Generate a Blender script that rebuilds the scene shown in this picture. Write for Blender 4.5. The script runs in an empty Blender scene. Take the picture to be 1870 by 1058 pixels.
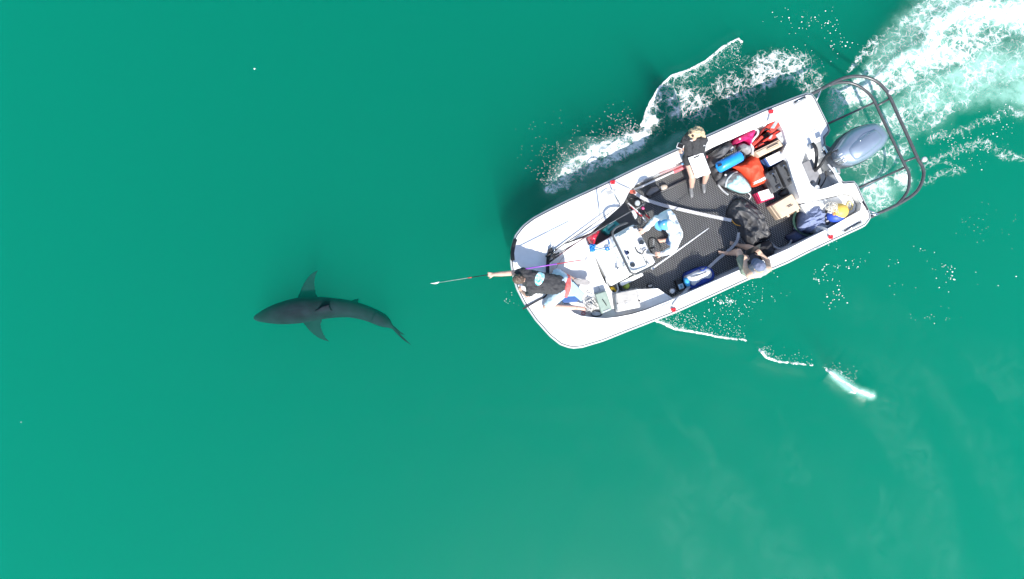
import bpy, bmesh, math, random
import numpy as np
from mathutils import Vector, Matrix, noise as mnoise
from mathutils.bvhtree import BVHTree

random.seed(7)
rng = np.random.default_rng(11)
scene = bpy.context.scene
COL = scene.collection

# ------------------------------------------------------------------ camera
CAM_Z = 13.25                      # drone height above the water, metres
GUN_Z = 0.75                       # plane on which 100 photo pixels are one metre
cam_d = bpy.data.cameras.new('drone_camera')
cam = bpy.data.objects.new('drone_camera', cam_d)
COL.objects.link(cam)
cam.location = (0, 0, CAM_Z)
cam.rotation_euler = (0, 0, 0)
cam_d.sensor_width = 36.0
cam_d.lens = 36.0 * (CAM_Z - GUN_Z) / 18.70
cam_d.clip_start = 0.1
cam_d.clip_end = 3000
scene.camera = cam

# ------------------------------------------------------------------ sky and sun
SUN_EL, SUN_AZ = math.radians(49), math.radians(168)      # azimuth clockwise from +Y
sun_dir = Vector((math.sin(SUN_AZ) * math.cos(SUN_EL), math.cos(SUN_AZ) * math.cos(SUN_EL), math.sin(SUN_EL)))
world = bpy.data.worlds.new('World')
scene.world = world
world.use_nodes = True
wn = world.node_tree.nodes
bg = wn['Background']
sky = wn.new('ShaderNodeTexSky')
sky.sky_type = 'NISHITA'
sky.sun_disc = False
sky.sun_elevation = SUN_EL
sky.sun_rotation = SUN_AZ
world.node_tree.links.new(sky.outputs[0], bg.inputs[0])
bg.inputs[1].default_value = 0.14
sun_d = bpy.data.lights.new('sun', 'SUN')
sun_d.energy = 4.3
sun_d.angle = math.radians(0.53)
sun_d.color = (1.0, 0.965, 0.91)
sun = bpy.data.objects.new('sun', sun_d)
COL.objects.link(sun)
sun.location = sun_dir * 30
sun.rotation_euler = sun_dir.to_track_quat('Z', 'Y').to_euler()

scene.view_settings.view_transform = 'Standard'
scene.view_settings.look = 'None'
scene.view_settings.exposure = 0.78
scene.view_settings.gamma = 1.0
scene.view_settings.use_curve_mapping = False
scene.render.engine = 'CYCLES'
scene.cycles.use_denoising = True
scene.cycles.max_bounces = 6
scene.cycles.use_adaptive_sampling = True
scene.cycles.adaptive_threshold = 0.02
scene.cycles.volume_bounces = 1
scene.cycles.diffuse_bounces = 3
scene.cycles.transparent_max_bounces = 12
scene.cycles.sample_clamp_indirect = 4.0
scene.cycles.caustics_reflective = False

# ------------------------------------------------------------------ helpers
def P(u, v, z):
    """world point at height z that the photograph shows at pixel (u, v)"""
    k = (CAM_Z - z) / (CAM_Z - GUN_Z) / 100.0
    return Vector(((u - 935.0) * k, (529.0 - v) * k, z))

def PL(pts, z):
    return [P(u, v, z) for u, v in pts]

def link(name, me, mat=None, parent=None, smooth=False):
    o = bpy.data.objects.new(name, me)
    COL.objects.link(o)
    if mat is not None:
        me.materials.append(mat)
    if parent is not None:
        o.parent = parent
        o.matrix_parent_inverse = parent.matrix_world.inverted()
    if smooth:
        for p in me.polygons:
            p.use_smooth = True
    return o

def tag(o, label=None, cat=None, group=None, kind=None):
    if label: o['label'] = label
    if cat: o['category'] = cat
    if group: o['group'] = group
    if kind: o['kind'] = kind
    return o

def thing(name, loc, label, cat, group=None):
    o = bpy.data.objects.new(name, None)
    COL.objects.link(o)
    o.location = loc
    o.empty_display_size = 0.1
    o.matrix_world = Matrix.Translation(loc)
    return tag(o, label, cat, group)

def from_bm(name, bm, mat, parent=None, smooth=False, bevel=0.0, seg=2):
    bmesh.ops.recalc_face_normals(bm, faces=bm.faces)
    me = bpy.data.meshes.new(name)
    bm.to_mesh(me)
    bm.free()
    o = link(name, me, mat, parent, smooth)
    if bevel > 0:
        m = o.modifiers.new('bevel', 'BEVEL')
        m.width = bevel; m.segments = seg; m.limit_method = 'ANGLE'; m.angle_limit = math.radians(40)
        m.harden_normals = False
        for p in me.polygons: p.use_smooth = True
        mm = o.modifiers.new('wn', 'WEIGHTED_NORMAL')
    return o

def prism_bm(top, zbot, bm=None):
    bm = bm or bmesh.new()
    t = [bm.verts.new(p) for p in top]
    b = [bm.verts.new((p[0], p[1], zbot)) for p in top]
    bm.faces.new(t)
    bm.faces.new(list(reversed(b)))
    n = len(top)
    for i in range(n):
        bm.faces.new((t[i], b[i], b[(i + 1) % n], t[(i + 1) % n]))
    return bm

def prism(name, px, ztop, zbot, mat, parent=None, bevel=0.012, smooth=False):
    return from_bm(name, prism_bm(PL(px, ztop), zbot), mat, parent, smooth, bevel)

def box_bm(c, ex, ey, ez, bm=None):
    """box from centre and three half-extent vectors"""
    bm = bm or bmesh.new()
    c, ex, ey, ez = Vector(c), Vector(ex), Vector(ey), Vector(ez)
    v = [bm.verts.new(c + ex * a + ey * b + ez * d) for a in (-1, 1) for b in (-1, 1) for d in (-1, 1)]
    for f in ((0, 1, 3, 2), (4, 6, 7, 5), (0, 4, 5, 1), (2, 3, 7, 6), (0, 2, 6, 4), (1, 5, 7, 3)):
        bm.faces.new([v[i] for i in f])
    return bm

def catmull(pts, n=8, closed=False):
    pts = [Vector(p) for p in pts]
    out = []
    m = len(pts)
    rngi = range(m) if closed else range(m - 1)
    for i in rngi:
        p1, p2 = pts[i], pts[(i + 1) % m]
        p0 = pts[(i - 1) % m] if closed or i > 0 else p1 * 2 - p2
        p3 = pts[(i + 2) % m] if closed or i < m - 2 else p2 * 2 - p1
        for k in range(n):
            t = k / n
            out.append(0.5 * ((2 * p1) + (p2 - p0) * t + (2 * p0 - 5 * p1 + 4 * p2 - p3) * t * t + (3 * p1 - p0 - 3 * p2 + p3) * t ** 3))
    if not closed:
        out.append(pts[-1])
    return out

def tube_bm(path, r, sides=8, closed=False, bm=None, flat=None):
    """tube along path; r a number or list; flat=(width, thickness) gives a webbing section"""
    bm = bm or bmesh.new()
    path = [Vector(p) for p in path]
    n = len(path)
    rs = r if isinstance(r, (list, tuple)) else [r] * n
    rings = []
    ref = Vector((0, 0, 1))
    for i, p in enumerate(path):
        a = path[(i - 1) % n] if closed or i > 0 else p
        b = path[(i + 1) % n] if closed or i < n - 1 else p
        d = (b - a).normalized()
        if d.length < 1e-6: d = Vector((1, 0, 0))
        rf = ref if abs(d.dot(ref)) < 0.95 else Vector((1, 0, 0))
        x = d.cross(rf).normalized()
        y = x.cross(d).normalized()
        ring = []
        for k in range(sides):
            an = 2 * math.pi * (k + 0.5) / sides
            if flat:
                ca, sa = math.cos(an), math.sin(an)
                ring.append(bm.verts.new(p + x * math.copysign(flat[0] / 2, ca) * (abs(ca) > 0.3) + y * math.copysign(flat[1] / 2, sa)))
            else:
                ring.append(bm.verts.new(p + (x * math.cos(an) + y * math.sin(an)) * rs[i]))
        rings.append(ring)
    m = n if closed else n - 1
    for i in range(m):
        A, B = rings[i], rings[(i + 1) % n]
        for k in range(sides):
            bm.faces.new((A[k], A[(k + 1) % sides], B[(k + 1) % sides], B[k]))
    if not closed:
        bm.faces.new(list(reversed(rings[0])))
        bm.faces.new(rings[-1])
    return bm

def tube(name, path, r, mat, parent=None, sides=8, closed=False, sm=0):
    if sm: path = catmull(path, sm, closed)
    return from_bm(name, tube_bm(path, r, sides, closed), mat, parent, True)

def webbing(name, path, w, t, mat, parent=None, sm=6):
    path = catmull(path, sm)
    return from_bm(name, tube_bm(path, 1, 4, False, None, (w, t)), mat, parent, False)

def ell_pts(c, r, R=None, n=10, m=7):
    pts = []
    R = R or Matrix.Identity(3)
    for j in range(1, m):
        th = math.pi * j / m
        for i in range(n):
            ph = 2 * math.pi * i / n
            pts.append(Vector(c) + R @ Vector((r[0] * math.sin(th) * math.cos(ph), r[1] * math.sin(th) * math.sin(ph), r[2] * math.cos(th))))
    pts.append(Vector(c) + R @ Vector((0, 0, r[2])))
    pts.append(Vector(c) + R @ Vector((0, 0, -r[2])))
    return pts

def hull_add(bm, pts):
    vs = [bm.verts.new(p) for p in pts]
    res = bmesh.ops.convex_hull(bm, input=vs)
    dead = [v for v in res.get('geom_interior', []) if isinstance(v, bmesh.types.BMVert)]
    dead += [v for v in vs if v.is_valid and not v.link_faces]
    if dead:
        bmesh.ops.delete(bm, geom=list(set(dead)), context='VERTS')

def cap(p0, p1, r0, r1=None):
    return ('c', Vector(p0), Vector(p1), r0, r0 if r1 is None else r1)

def ell(c, r, R=None):
    return ('e', Vector(c), r, R)

def frame(fwd, up):
    f = Vector(fwd).normalized()
    u = Vector(up)
    u = (u - f * u.dot(f)).normalized()
    return Matrix((f, u.cross(f), u)).transposed()     # columns: forward, left, up

def fold_noise(p, s, amp, ridge=False):
    q = Vector(p) * s
    if ridge:
        return amp * (1 - 2 * abs(mnoise.noise(q)) - 0.6 + 0.5 * (0.5 - abs(mnoise.noise(q * 2.1 + Vector((3, 7, 1))))))
    return amp * mnoise.fractal(q, 0.9, 2.0, 3)

def blob(name, prims, mat, parent=None, voxel=0.012, smooth=4, noise=None, ridge=False):
    """one continuous closed surface grown round overlapping tapered limbs and ellipsoids"""
    verts, faces = [], []
    for q in prims:
        bm = bmesh.new()
        if q[0] == 'c':
            hull_add(bm, ell_pts(q[1], (q[3],) * 3, None, 10, 6) + ell_pts(q[2], (q[4],) * 3, None, 10, 6))
        else:
            hull_add(bm, ell_pts(q[1], q[2], q[3], 14, 9))
        bm.verts.index_update()
        off = len(verts)
        for v in bm.verts: verts.append(v.co.copy())
        for f in bm.faces: faces.append([off + v.index for v in f.verts])
        bm.free()
    me = bpy.data.meshes.new(name)
    me.from_pydata(verts, [], faces)
    tmp = bpy.data.objects.new('tmp', me)
    COL.objects.link(tmp)
    r = tmp.modifiers.new('r', 'REMESH'); r.mode = 'VOXEL'; r.voxel_size = voxel
    if smooth:
        s = tmp.modifiers.new('s', 'SMOOTH'); s.factor = 0.5; s.iterations = smooth
    dg = bpy.context.evaluated_depsgraph_get()
    dg.update()
    out = bpy.data.meshes.new_from_object(tmp.evaluated_get(dg))
    bpy.data.objects.remove(tmp)
    bpy.data.meshes.remove(me)
    out.name = name
    if noise:
        nv = [v.normal.copy() for v in out.vertices]
        for v, n in zip(out.vertices, nv):
            v.co += n * fold_noise(v.co, noise[1], noise[0], ridge)
    return link(name, out, mat, parent, True)

def resample(pts, n, closed=True):
    pts = [Vector(p) for p in pts]
    if closed: pts = pts + [pts[0]]
    L = [0.0]
    for a, b in zip(pts[:-1], pts[1:]): L.append(L[-1] + (b - a).length)
    out = []
    j = 0
    for i in range(n):
        s = L[-1] * i / (n if closed else n - 1)
        while j < len(L) - 2 and L[j + 1] < s: j += 1
        t = (s - L[j]) / max(1e-9, L[j + 1] - L[j])
        out.append(pts[j].lerp(pts[j + 1], t))
    return out

def puff(name, px, zb, h, mat, parent=None, prof=2.5, n=64, rings=14, noise=(0.0, 8), ridge=True, zref=None, smooth_outline=3, seed=0, sag=0.0, tilt=None, folds=None):
    """soft closed body with an outline traced in plan: bags, jackets, cowlings"""
    zr = zb + h * 0.4 if zref is None else zref
    pts = PL(px, zr)
    if smooth_outline: pts = catmull(pts, smooth_outline, True)
    pts = resample(pts, n)
    c = sum(pts, Vector()) / n
    bm = bmesh.new()
    loops = []
    sh = Vector((seed * 3.7, seed * 1.3, seed))
    for r in range(rings + 1):
        t = 1 - r / rings
        t2 = t ** 0.8
        ring = []
        for p in pts:
            q = c + (p - c) * t2
            z = zb + h * (1 - t2 ** prof) ** (1 / prof) if t < 1 else zb
            if t < 1 and noise[0]:
                w = min(1.0, (1 - t) * 3.5)
                z += w * fold_noise(Vector((q.x, q.y, 0)) + sh, noise[1], noise[0], ridge)
                k = fold_noise(Vector((q.x, q.y, 5)) + sh, noise[1] * 0.7, noise[0] * 0.5, False)
                q = q + Vector((k, -k, 0)) * w
            if folds and t < 1:
                w = min(1.0, (1 - t) * 5.0)
                q0 = Vector((q.x, q.y, 0)) + sh
                al = q0.dot(Vector((folds[2][0], folds[2][1], 0))); ac = q0.dot(Vector((-folds[2][1], folds[2][0], 0)))
                qq = Vector((al * .38, ac, seed * 1.7)) * folds[1] + Vector((mnoise.noise(q0 * 3.0), mnoise.noise(q0 * 3.0 + Vector((5, 1, 2))), 0)) * .55
                c1 = mnoise.voronoi(qq)[0]; c2 = mnoise.voronoi(qq * 2.3 + Vector((3, 1, 8)))[0]
                z += w * folds[0] * (1.15 * c1[0] - .35 + .42 * (c2[0] - .4))
            if tilt: z += tilt[0] * (q.x - c.x) + tilt[1] * (q.y - c.y)
            q.z = max(z, zb) if not tilt else z
            if t < 0.001:
                q = c.copy(); q.z = z
            ring.append(q)
        if r == rings:
            cv = bm.verts.new(ring[0])
            A = loops[-1]
            for k in range(n): bm.faces.new((A[k], A[(k + 1) % n], cv))
        else:
            loops.append([bm.verts.new(q) for q in ring])
            if len(loops) > 1:
                A, B = loops[-2], loops[-1]
                for k in range(n): bm.faces.new((A[k], A[(k + 1) % n], B[(k + 1) % n], B[k]))
    bm.faces.new(list(reversed(loops[0])))
    return from_bm(name, bm, mat, parent, True)

def lathe(name, prof, c, mat, parent=None, n=20, axis=None, smooth=True):
    """prof: list of (radius, height) from bottom to top about point c"""
    R = Matrix.Identity(3) if axis is None else Vector((0, 0, 1)).rotation_difference(Vector(axis)).to_matrix()
    bm = bmesh.new()
    rings = [[bm.verts.new(Vector(c) + R @ Vector((r * math.cos(2 * math.pi * k / n), r * math.sin(2 * math.pi * k / n), h))) for k in range(n)] for r, h in prof]
    for A, B in zip(rings[:-1], rings[1:]):
        for k in range(n): bm.faces.new((A[k], A[(k + 1) % n], B[(k + 1) % n], B[k]))
    bm.faces.new(list(reversed(rings[0]))); bm.faces.new(rings[-1])
    o = from_bm(name, bm, mat, parent, smooth)
    if smooth:
        m = o.modifiers.new('es', 'EDGE_SPLIT'); m.split_angle = math.radians(50)
    return o

def decal(name, pts, target, mat, parent, lift=0.003, grid=10):
    """thin print that follows the surface below it: outline pts (world xy) laid on target from above"""
    dg = bpy.context.evaluated_depsgraph_get()
    dg.update()
    me = target.evaluated_get(dg).to_mesh()
    mw = target.matrix_world
    bvh = BVHTree.FromPolygons([mw @ v.co for v in me.vertices], [list(p.vertices) for p in me.polygons])
    c = sum((Vector((p[0], p[1], 0)) for p in pts), Vector()) / len(pts)
    bm = bmesh.new()
    loops = []
    def drop(q):
        hit = bvh.ray_cast(Vector((q.x, q.y, 5)), Vector((0, 0, -1)))
        return Vector((q.x, q.y, (hit[0].z if hit[0] else c.z) + lift))
    for r in range(grid):
        t = 1 - r / grid
        loops.append([bm.verts.new(drop(c + (Vector((p[0], p[1], 0)) - c) * t)) for p in pts])
    cv = bm.verts.new(drop(c))
    n = len(pts)
    for A, B in zip(loops[:-1], loops[1:]):
        for k in range(n): bm.faces.new((A[k], A[(k + 1) % n], B[(k + 1) % n], B[k]))
    for k in range(n): bm.faces.new((loops[-1][k], loops[-1][(k + 1) % n], cv))
    return from_bm(name, bm, mat, parent, True)

# ------------------------------------------------------------------ materials
MATS = {}
def M(name, col, rough=0.6, metal=0.0, var=0.12, vs=14.0, bump=0.0, bs=60.0, spec=0.5, coat=0.0, dirt=None):
    if name in MATS: return MATS[name]
    m = bpy.data.materials.new(name)
    m.use_nodes = True
    nt = m.node_tree
    b = nt.nodes['Principled BSDF']
    b.inputs['Roughness'].default_value = rough
    b.inputs['Metallic'].default_value = metal
    b.inputs['Specular IOR Level'].default_value = spec
    b.inputs['Coat Weight'].default_value = coat
    tc = nt.nodes.new('ShaderNodeTexCoord')
    n1 = nt.nodes.new('ShaderNodeTexNoise'); n1.inputs['Scale'].default_value = vs; n1.inputs['Detail'].default_value = 5
    nt.links.new(tc.outputs['Object'], n1.inputs['Vector'])
    mx = nt.nodes.new('ShaderNodeMix'); mx.data_type = 'RGBA'
    lo = [max(0.0, c * (1 - var)) for c in col]; hi = [min(1.0, c * (1 + var)) for c in col]
    if dirt: lo = [a * 0.5 + d * 0.5 for a, d in zip(lo, dirt)]
    mx.inputs[6].default_value = (*lo, 1); mx.inputs[7].default_value = (*hi, 1)
    rp = nt.nodes.new('ShaderNodeMapRange'); rp.inputs[1].default_value = 0.3; rp.inputs[2].default_value = 0.7
    nt.links.new(n1.outputs['Fac'], rp.inputs[0])
    nt.links.new(rp.outputs[0], mx.inputs[0])
    nt.links.new(mx.outputs[2], b.inputs['Base Color'])
    if bump > 0:
        n2 = nt.nodes.new('ShaderNodeTexNoise'); n2.inputs['Scale'].default_value = bs; n2.inputs['Detail'].default_value = 4
        nt.links.new(tc.outputs['Object'], n2.inputs['Vector'])
        bp = nt.nodes.new('ShaderNodeBump'); bp.inputs['Strength'].default_value = bump; bp.inputs['Distance'].default_value = 0.01
        nt.links.new(n2.outputs['Fac'], bp.inputs['Height'])
        nt.links.new(bp.outputs[0], b.inputs['Normal'])
    MATS[name] = m
    return m

gel = M('white gelcoat', (0.80, 0.81, 0.81), 0.35, var=0.03, vs=5, bump=0.03, bs=25, dirt=(0.66, 0.66, 0.63))
deckmat = M('non skid white', (0.78, 0.79, 0.79), 0.6, var=0.04, vs=6, bump=0.15, bs=220, dirt=(0.62, 0.61, 0.57))
greyplastic = M('grey plastic', (0.34, 0.35, 0.36), 0.5, bump=0.05)
railgrey = M('rub rail vinyl', (0.42, 0.44, 0.45), 0.45, var=0.15, vs=4, bump=0.05)
darkline = M('dark rail insert', (0.05, 0.05, 0.055), 0.5)
black = M('black plastic', (0.018, 0.018, 0.02), 0.45, bump=0.05)
blackrub = M('black rubber', (0.022, 0.022, 0.024), 0.6, var=0.2, bump=0.1)
blackcloth = M('black fabric', (0.028, 0.028, 0.032), 0.85, var=0.3, vs=25, bump=0.3, bs=90)
steel = M('stainless steel', (0.62, 0.63, 0.64), 0.22, 1.0, var=0.05)
blacktube = M('black coated tube', (0.065, 0.068, 0.072), 0.32, 0.0, var=0.2, coat=0.3)
skin = M('skin', (0.62, 0.385, 0.295), 0.5, var=0.10, vs=18, bump=0.05, bs=120)
red = M('red plastic', (0.55, 0.02, 0.035), 0.4, var=0.15)
webgrey = M('pale grey webbing', (0.50, 0.50, 0.51), 0.8, var=0.1, bump=0.2, bs=200)
white = M('white plastic', (0.78, 0.78, 0.78), 0.4, var=0.03)
# ================================================================== the sea
def vnoise(u, v, seed=0):
    """smooth value noise on arrays"""
    r = np.random.default_rng(seed)
    T = r.random((256, 256))
    iu, iv = np.floor(u).astype(int), np.floor(v).astype(int)
    fu, fv = u - iu, v - iv
    fu = fu * fu * (3 - 2 * fu); fv = fv * fv * (3 - 2 * fv)
    a = T[iu & 255, iv & 255]; b = T[(iu + 1) & 255, iv & 255]
    c = T[iu & 255, (iv + 1) & 255]; d = T[(iu + 1) & 255, (iv + 1) & 255]
    return (a * (1 - fu) + b * fu) * (1 - fv) + (c * (1 - fu) + d * fu) * fv

def fbm(u, v, s, seed=0, oct=4):
    o = np.zeros_like(u); a = 0.5; t = 0
    for k in range(oct):
        o += a * vnoise(u / s + 17.3 * k, v / s + 5.1 * k, seed + k); t += a; a *= 0.5; s *= 0.5
    return o / t

def pdist(U, V, pts, widths=None):
    """distance to a polyline, its parameter 0..1 and the side (+ = lower right of the travel direction)"""
    best = np.full(U.shape, 1e9); par = np.zeros_like(best); side = np.zeros_like(best); wid = np.ones_like(best)
    n = len(pts) - 1
    for i in range(n):
        (x0, y0), (x1, y1) = pts[i], pts[i + 1]
        dx, dy = x1 - x0, y1 - y0
        t = np.clip(((U - x0) * dx + (V - y0) * dy) / (dx * dx + dy * dy), 0, 1)
        d = np.hypot(U - x0 - t * dx, V - y0 - t * dy)
        m = d < best
        best = np.where(m, d, best)
        par = np.where(m, (i + t) / n, par)
        side = np.where(m, np.sign(dx * (V - y0) - dy * (U - x0)), side)
        if widths: wid = np.where(m, widths[i] + (widths[i + 1] - widths[i]) * t, wid)
    return best, par, side, wid

def sstep(a, b, x):
    t = np.clip((x - a) / (b - a), 0, 1)
    return t * t * (3 - 2 * t)

# --- body of murky green water: a closed volume that scatters daylight
wm = bpy.data.materials.new('murky green sea water')
wm.use_nodes = True
nt = wm.node_tree
for n in list(nt.nodes):
    if n.type == 'BSDF_PRINCIPLED': nt.nodes.remove(n)
outn = [n for n in nt.nodes if n.type == 'OUTPUT_MATERIAL'][0]
WD = 0.55
vsn = nt.nodes.new('ShaderNodeVolumeScatter'); van = nt.nodes.new('ShaderNodeVolumeAbsorption'); vad = nt.nodes.new('ShaderNodeAddShader')
WC = (0.001, 0.712, 0.492, 1)
vsn.inputs['Color'].default_value = WC; vsn.inputs['Density'].default_value = WD; vsn.inputs['Anisotropy'].default_value = 0.15
van.inputs['Color'].default_value = WC; van.inputs['Density'].default_value = WD
nt.links.new(vsn.outputs[0], vad.inputs[0]); nt.links.new(van.outputs[0], vad.inputs[1]); nt.links.new(vad.outputs[0], outn.inputs['Volume'])
wb = from_bm('water', box_bm((0, 0, -6.03), (1000, 0, 0), (0, 1000, 0), (0, 0, 6)), wm)
tag(wb, kind='structure')

# --- rippled surface with the boat's wake and foam
SK = CAM_Z / (CAM_Z - GUN_Z) / 100.0
def axis(lo, hi, step, far_lo, far_hi):
    a = list(np.arange(lo, hi, step))
    left, right = [], []
    x, s = lo, step
    while x > far_lo:
        s *= 1.25; x -= s; left.append(max(x, far_lo))
    x, s = a[-1], step
    while x < far_hi:
        s *= 1.25; x += s; right.append(min(x, far_hi))
    return np.array(left[::-1] + a + right)
gx = axis(-5.15, 10.1, 0.017, -900.0, 900.0)
gy = axis(-2.5, 5.75, 0.017, -900.0, 900.0)
GX, GY = np.meshgrid(gx, gy)
U = 935 + GX / SK; V = 529 - GY / SK
warp = fbm(U, V, 40, 90) - 0.5
warp2 = fbm(U, V, 40, 95) - 0.5
Uw, Vw = U + warp * 26, V + warp2 * 26
dens = np.zeros_like(U); aer_glint = np.zeros_like(U); hgt = np.zeros_like(U)  # milky bubbles and painted sun and sky glint share one field

# bow wave, port: spray thrown off the bow
d, t, sd, w = pdist(Uw, Vw, [(1004, 352), (1055, 315), (1100, 290), (1150, 262), (1188, 228)], [16, 40, 36, 30, 22])
f = 1 - sstep(0.35, 1.25, d / w)
dens = np.maximum(dens, f * (0.60 + 0.30 * sstep(.3, .65, fbm(U, V, 22, 8)))); hgt += 0.12 * f * (fbm(U, V, 11, 3, 3))
f2 = 1 - sstep(0.2, 1.0, d / (w * 2.1))
aer_glint = np.maximum(aer_glint, f2 * 0.34 * (V > 250))
d, t, sd, w = pdist(Uw, Vw, [(985, 400), (1040, 365), (1110, 330), (1180, 295), (1260, 250)], [10, 24, 28, 24, 14])
f = 1 - sstep(0.3, 1.2, d / w)
aer_glint = np.maximum(aer_glint, f * 0.42); dens = np.maximum(dens, f * 0.56)
# its rolling front with foam trailing behind
FR = [(1168, 232), (1176, 208), (1198, 166), (1224, 141), (1256, 130), (1286, 114), (1310, 95), (1330, 80), (1344, 75), (1356, 77)]
d, t, sd, w = pdist(U + warp * 9, V + warp2 * 9, FR)
back = sd > 0
fade = 1 - 0.35 * t
brk = fbm(U, V, 16, 21)
line = (1 - sstep(0.8 + 1.2 * brk, 2.4 + 2.4 * brk, d)) * (0.72 + 0.4 * brk)
trail = np.where(back, (np.exp(-d / 62.0) * 0.62 + 0.06 * (d < 95)) * fade, np.exp(-d / 1.6))
dens = np.maximum(dens, np.maximum(line, trail * (t < 0.99)))
hgt += 0.11 * np.where(back, np.exp(-(d / 45) ** 2), np.exp(-(d / 16) ** 2)) * sstep(0, 0.05, t) * (1 - sstep(0.9, 1, t))
# torn lace behind it
for (cx, cy, rx, ry, a) in ((1425, 122, 105, 52, .62), (1345, 165, 80, 46, .54), (1395, 135, 46, 42, .68), (1255, 190, 84, 56, .58), (1480, 150, 50, 45, .50), (1475, 35, 50, 30, .30), (1360, 205, 70, 36, .46), (1300, 225, 70, 40, .46)):
    q = np.hypot((Uw - cx) / rx, (Vw - cy) / ry)
    dens = np.maximum(dens, a * (1 - sstep(0.35, 1.15, q)))
# propeller wash
sa, sb = U * .90 - V * .44, U * .44 + V * .90
sa2, sb2 = sa + warp * 60, sb + warp2 * 40
streak = sstep(.28, .72, fbm(sa2 / 5.0, sb2, 17, 51, 4)); swirl = sstep(.3, .7, fbm(Uw + warp * 40, Vw + warp2 * 40, 34, 57, 4))
d, t, sd, w = pdist(Uw, Vw, [(1590, 175), (1660, 125), (1740, 80), (1830, 40), (1990, -30), (2300, -190)], [34, 62, 84, 110, 140, 200])
f = 1 - sstep(0.25, 1.2, d / w)
dens = np.maximum(dens, f * (0.42 + 0.18 * streak + 0.16 * swirl)); aer_glint = np.maximum(aer_glint, f * 0.72 * (0.45 + 0.55 * swirl)); hgt += 0.05 * f * (fbm(U, V, 30, 41) - 0.4)
d, t, sd, w = pdist(Uw, Vw, [(1585, 160), (1635, 122), (1690, 92), (1718, 45), (1760, 22), (1850, 20), (1990, -10), (2300, -100)], [10, 14, 22, 24, 22, 26, 40, 60])
f = 1 - sstep(0.3, 1.5, d / w)
dens = np.maximum(dens, f * (0.62 + 0.14 * streak + 0.14 * swirl)); hgt += 0.05 * f; aer_glint = np.maximum(aer_glint, f * .75)
d, t, sd, w = pdist(Uw, Vw, [(1550, 128), (1585, 88), (1640, 55), (1690, 25), (1730, -30)], [8, 20, 26, 28, 30])
f = 1 - sstep(0.2, 1.3, d / w)
dens = np.maximum(dens, f * (0.42 + 0.16 * swirl))
d, t, sd, w = pdist(Uw, Vw, [(1690, 190), (1740, 165), (1800, 140), (1880, 150), (1990, 150), (2300, 100)], [16, 50, 74, 78, 90, 120])
f = 1 - sstep(0.15, 1.25, d / w)
aer_glint = np.maximum(aer_glint, f * (0.62 + 0.34 * sstep(.3, .6, fbm(U, V, 90, 37)) - .12 * streak)); dens = np.maximum(dens, f * 0.40 * swirl)
d, t, sd, w = pdist(Uw, Vw, [(1665, 235), (1710, 205), (1760, 185)], [14, 24, 20])
f = 1 - sstep(0.2, 1.3, d / w)
dens = np.maximum(dens, f * (0.48 + .2 * streak))
# mist and lace that fill the whole fan of the wash
d, t, sd, w = pdist(Uw, Vw, [(1575, 150), (1640, 100), (1710, 50), (1800, 20), (1990, -40)], [20, 56, 90, 110, 150])
f = 1 - sstep(0.3, 1.25, d / w)
dens = np.maximum(dens, f * (0.47 + 0.10 * swirl + 0.06 * streak)); aer_glint = np.maximum(aer_glint, f * (0.40 + 0.25 * swirl))
d, t, sd, w = pdist(Uw, Vw, [(1620, 215), (1700, 160), (1790, 120), (1990, 90)], [20, 60, 80, 100])
f = 1 - sstep(0.2, 1.3, d / w)
dens = np.maximum(dens, f * (0.44 + 0.14 * swirl)); aer_glint = np.maximum(aer_glint, f * (0.42 + 0.25 * swirl))
# churned water under the stern guard
for (cx, cy, rx, ry, a, b) in ((1590, 265, 120, 125, .52, .22), (1560, 175, 66, 44, .64, .34), (1600, 352, 56, 48, .66, .42), (1640, 230, 56, 56, .62, .30), (1650, 330, 40, 50, .58, .25), (1525, 200, 40, 44, .56, .34), (1560, 240, 46, 46, .50, .25), (1700, 200, 60, 60, .55, .3)):
    q = np.hypot((Uw - cx) / rx, (Vw - cy) / ry)
    f = 1 - sstep(0.3, 1.1, q)
    dens = np.maximum(dens, a * f * (0.80 + 0.35 * streak)); aer_glint = np.maximum(aer_glint, b * f * 1.2)
for pts, wd, a in (([(1690, 300), (1735, 275), (1790, 262), (1850, 285), (1960, 300)], 20, .47), ([(1700, 250), (1745, 240), (1800, 222), (1880, 200), (2000, 210)], 16, .46), ([(1690, 330), (1745, 315)], 14, .44), ([(1720, 290), (1760, 310)], 10, .44)):
    d, t, sd, w = pdist(Uw, Vw, pts)
    dens = np.maximum(dens, (a + .03) * (1 - sstep(0.1, 1.5, d / wd)))
# small bow wave, starboard, in three pieces
for pts, L, hh in (([(1198, 586), (1230, 599), (1262, 606), (1310, 616), (1362, 622)], 20, 0.030), ([(1388, 639), (1398, 651), (1425, 660), (1482, 667)], 11, 0.040), ([(1510, 675), (1530, 692), (1562, 710), (1592, 722)], 13, 0.058)):
    d, t, sd, w = pdist(U + warp * 5, V + warp2 * 5, pts)
    up = sd < 0
    ln = (1 - sstep(1.2, 3.6, d)) * (1 - 0.35 * t)
    tr = np.where(up, np.exp(-d / L) * 0.66 * (1 - 0.8 * t), np.exp(-d / 1.4))
    dens = np.maximum(dens, np.maximum(ln, tr))
    hgt += hh * np.where(up, np.exp(-(d / 34) ** 2), np.exp(-(d / (16 if hh > .06 else 20)) ** 2)) * sstep(0, 0.06, t) * (1 - 0.5 * sstep(0.9, 1, t))
d, t, sd, w = pdist(U, V, [(1520, 684), (1550, 708), (1588, 722)])
aer_glint = np.maximum(aer_glint, .95 * np.exp(-(d / 9) ** 2)); dens = np.maximum(dens, .75 * np.exp(-(d / 6) ** 2) * (t > .5))  # sun glare painted as a pale glow round the last foam line
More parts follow.
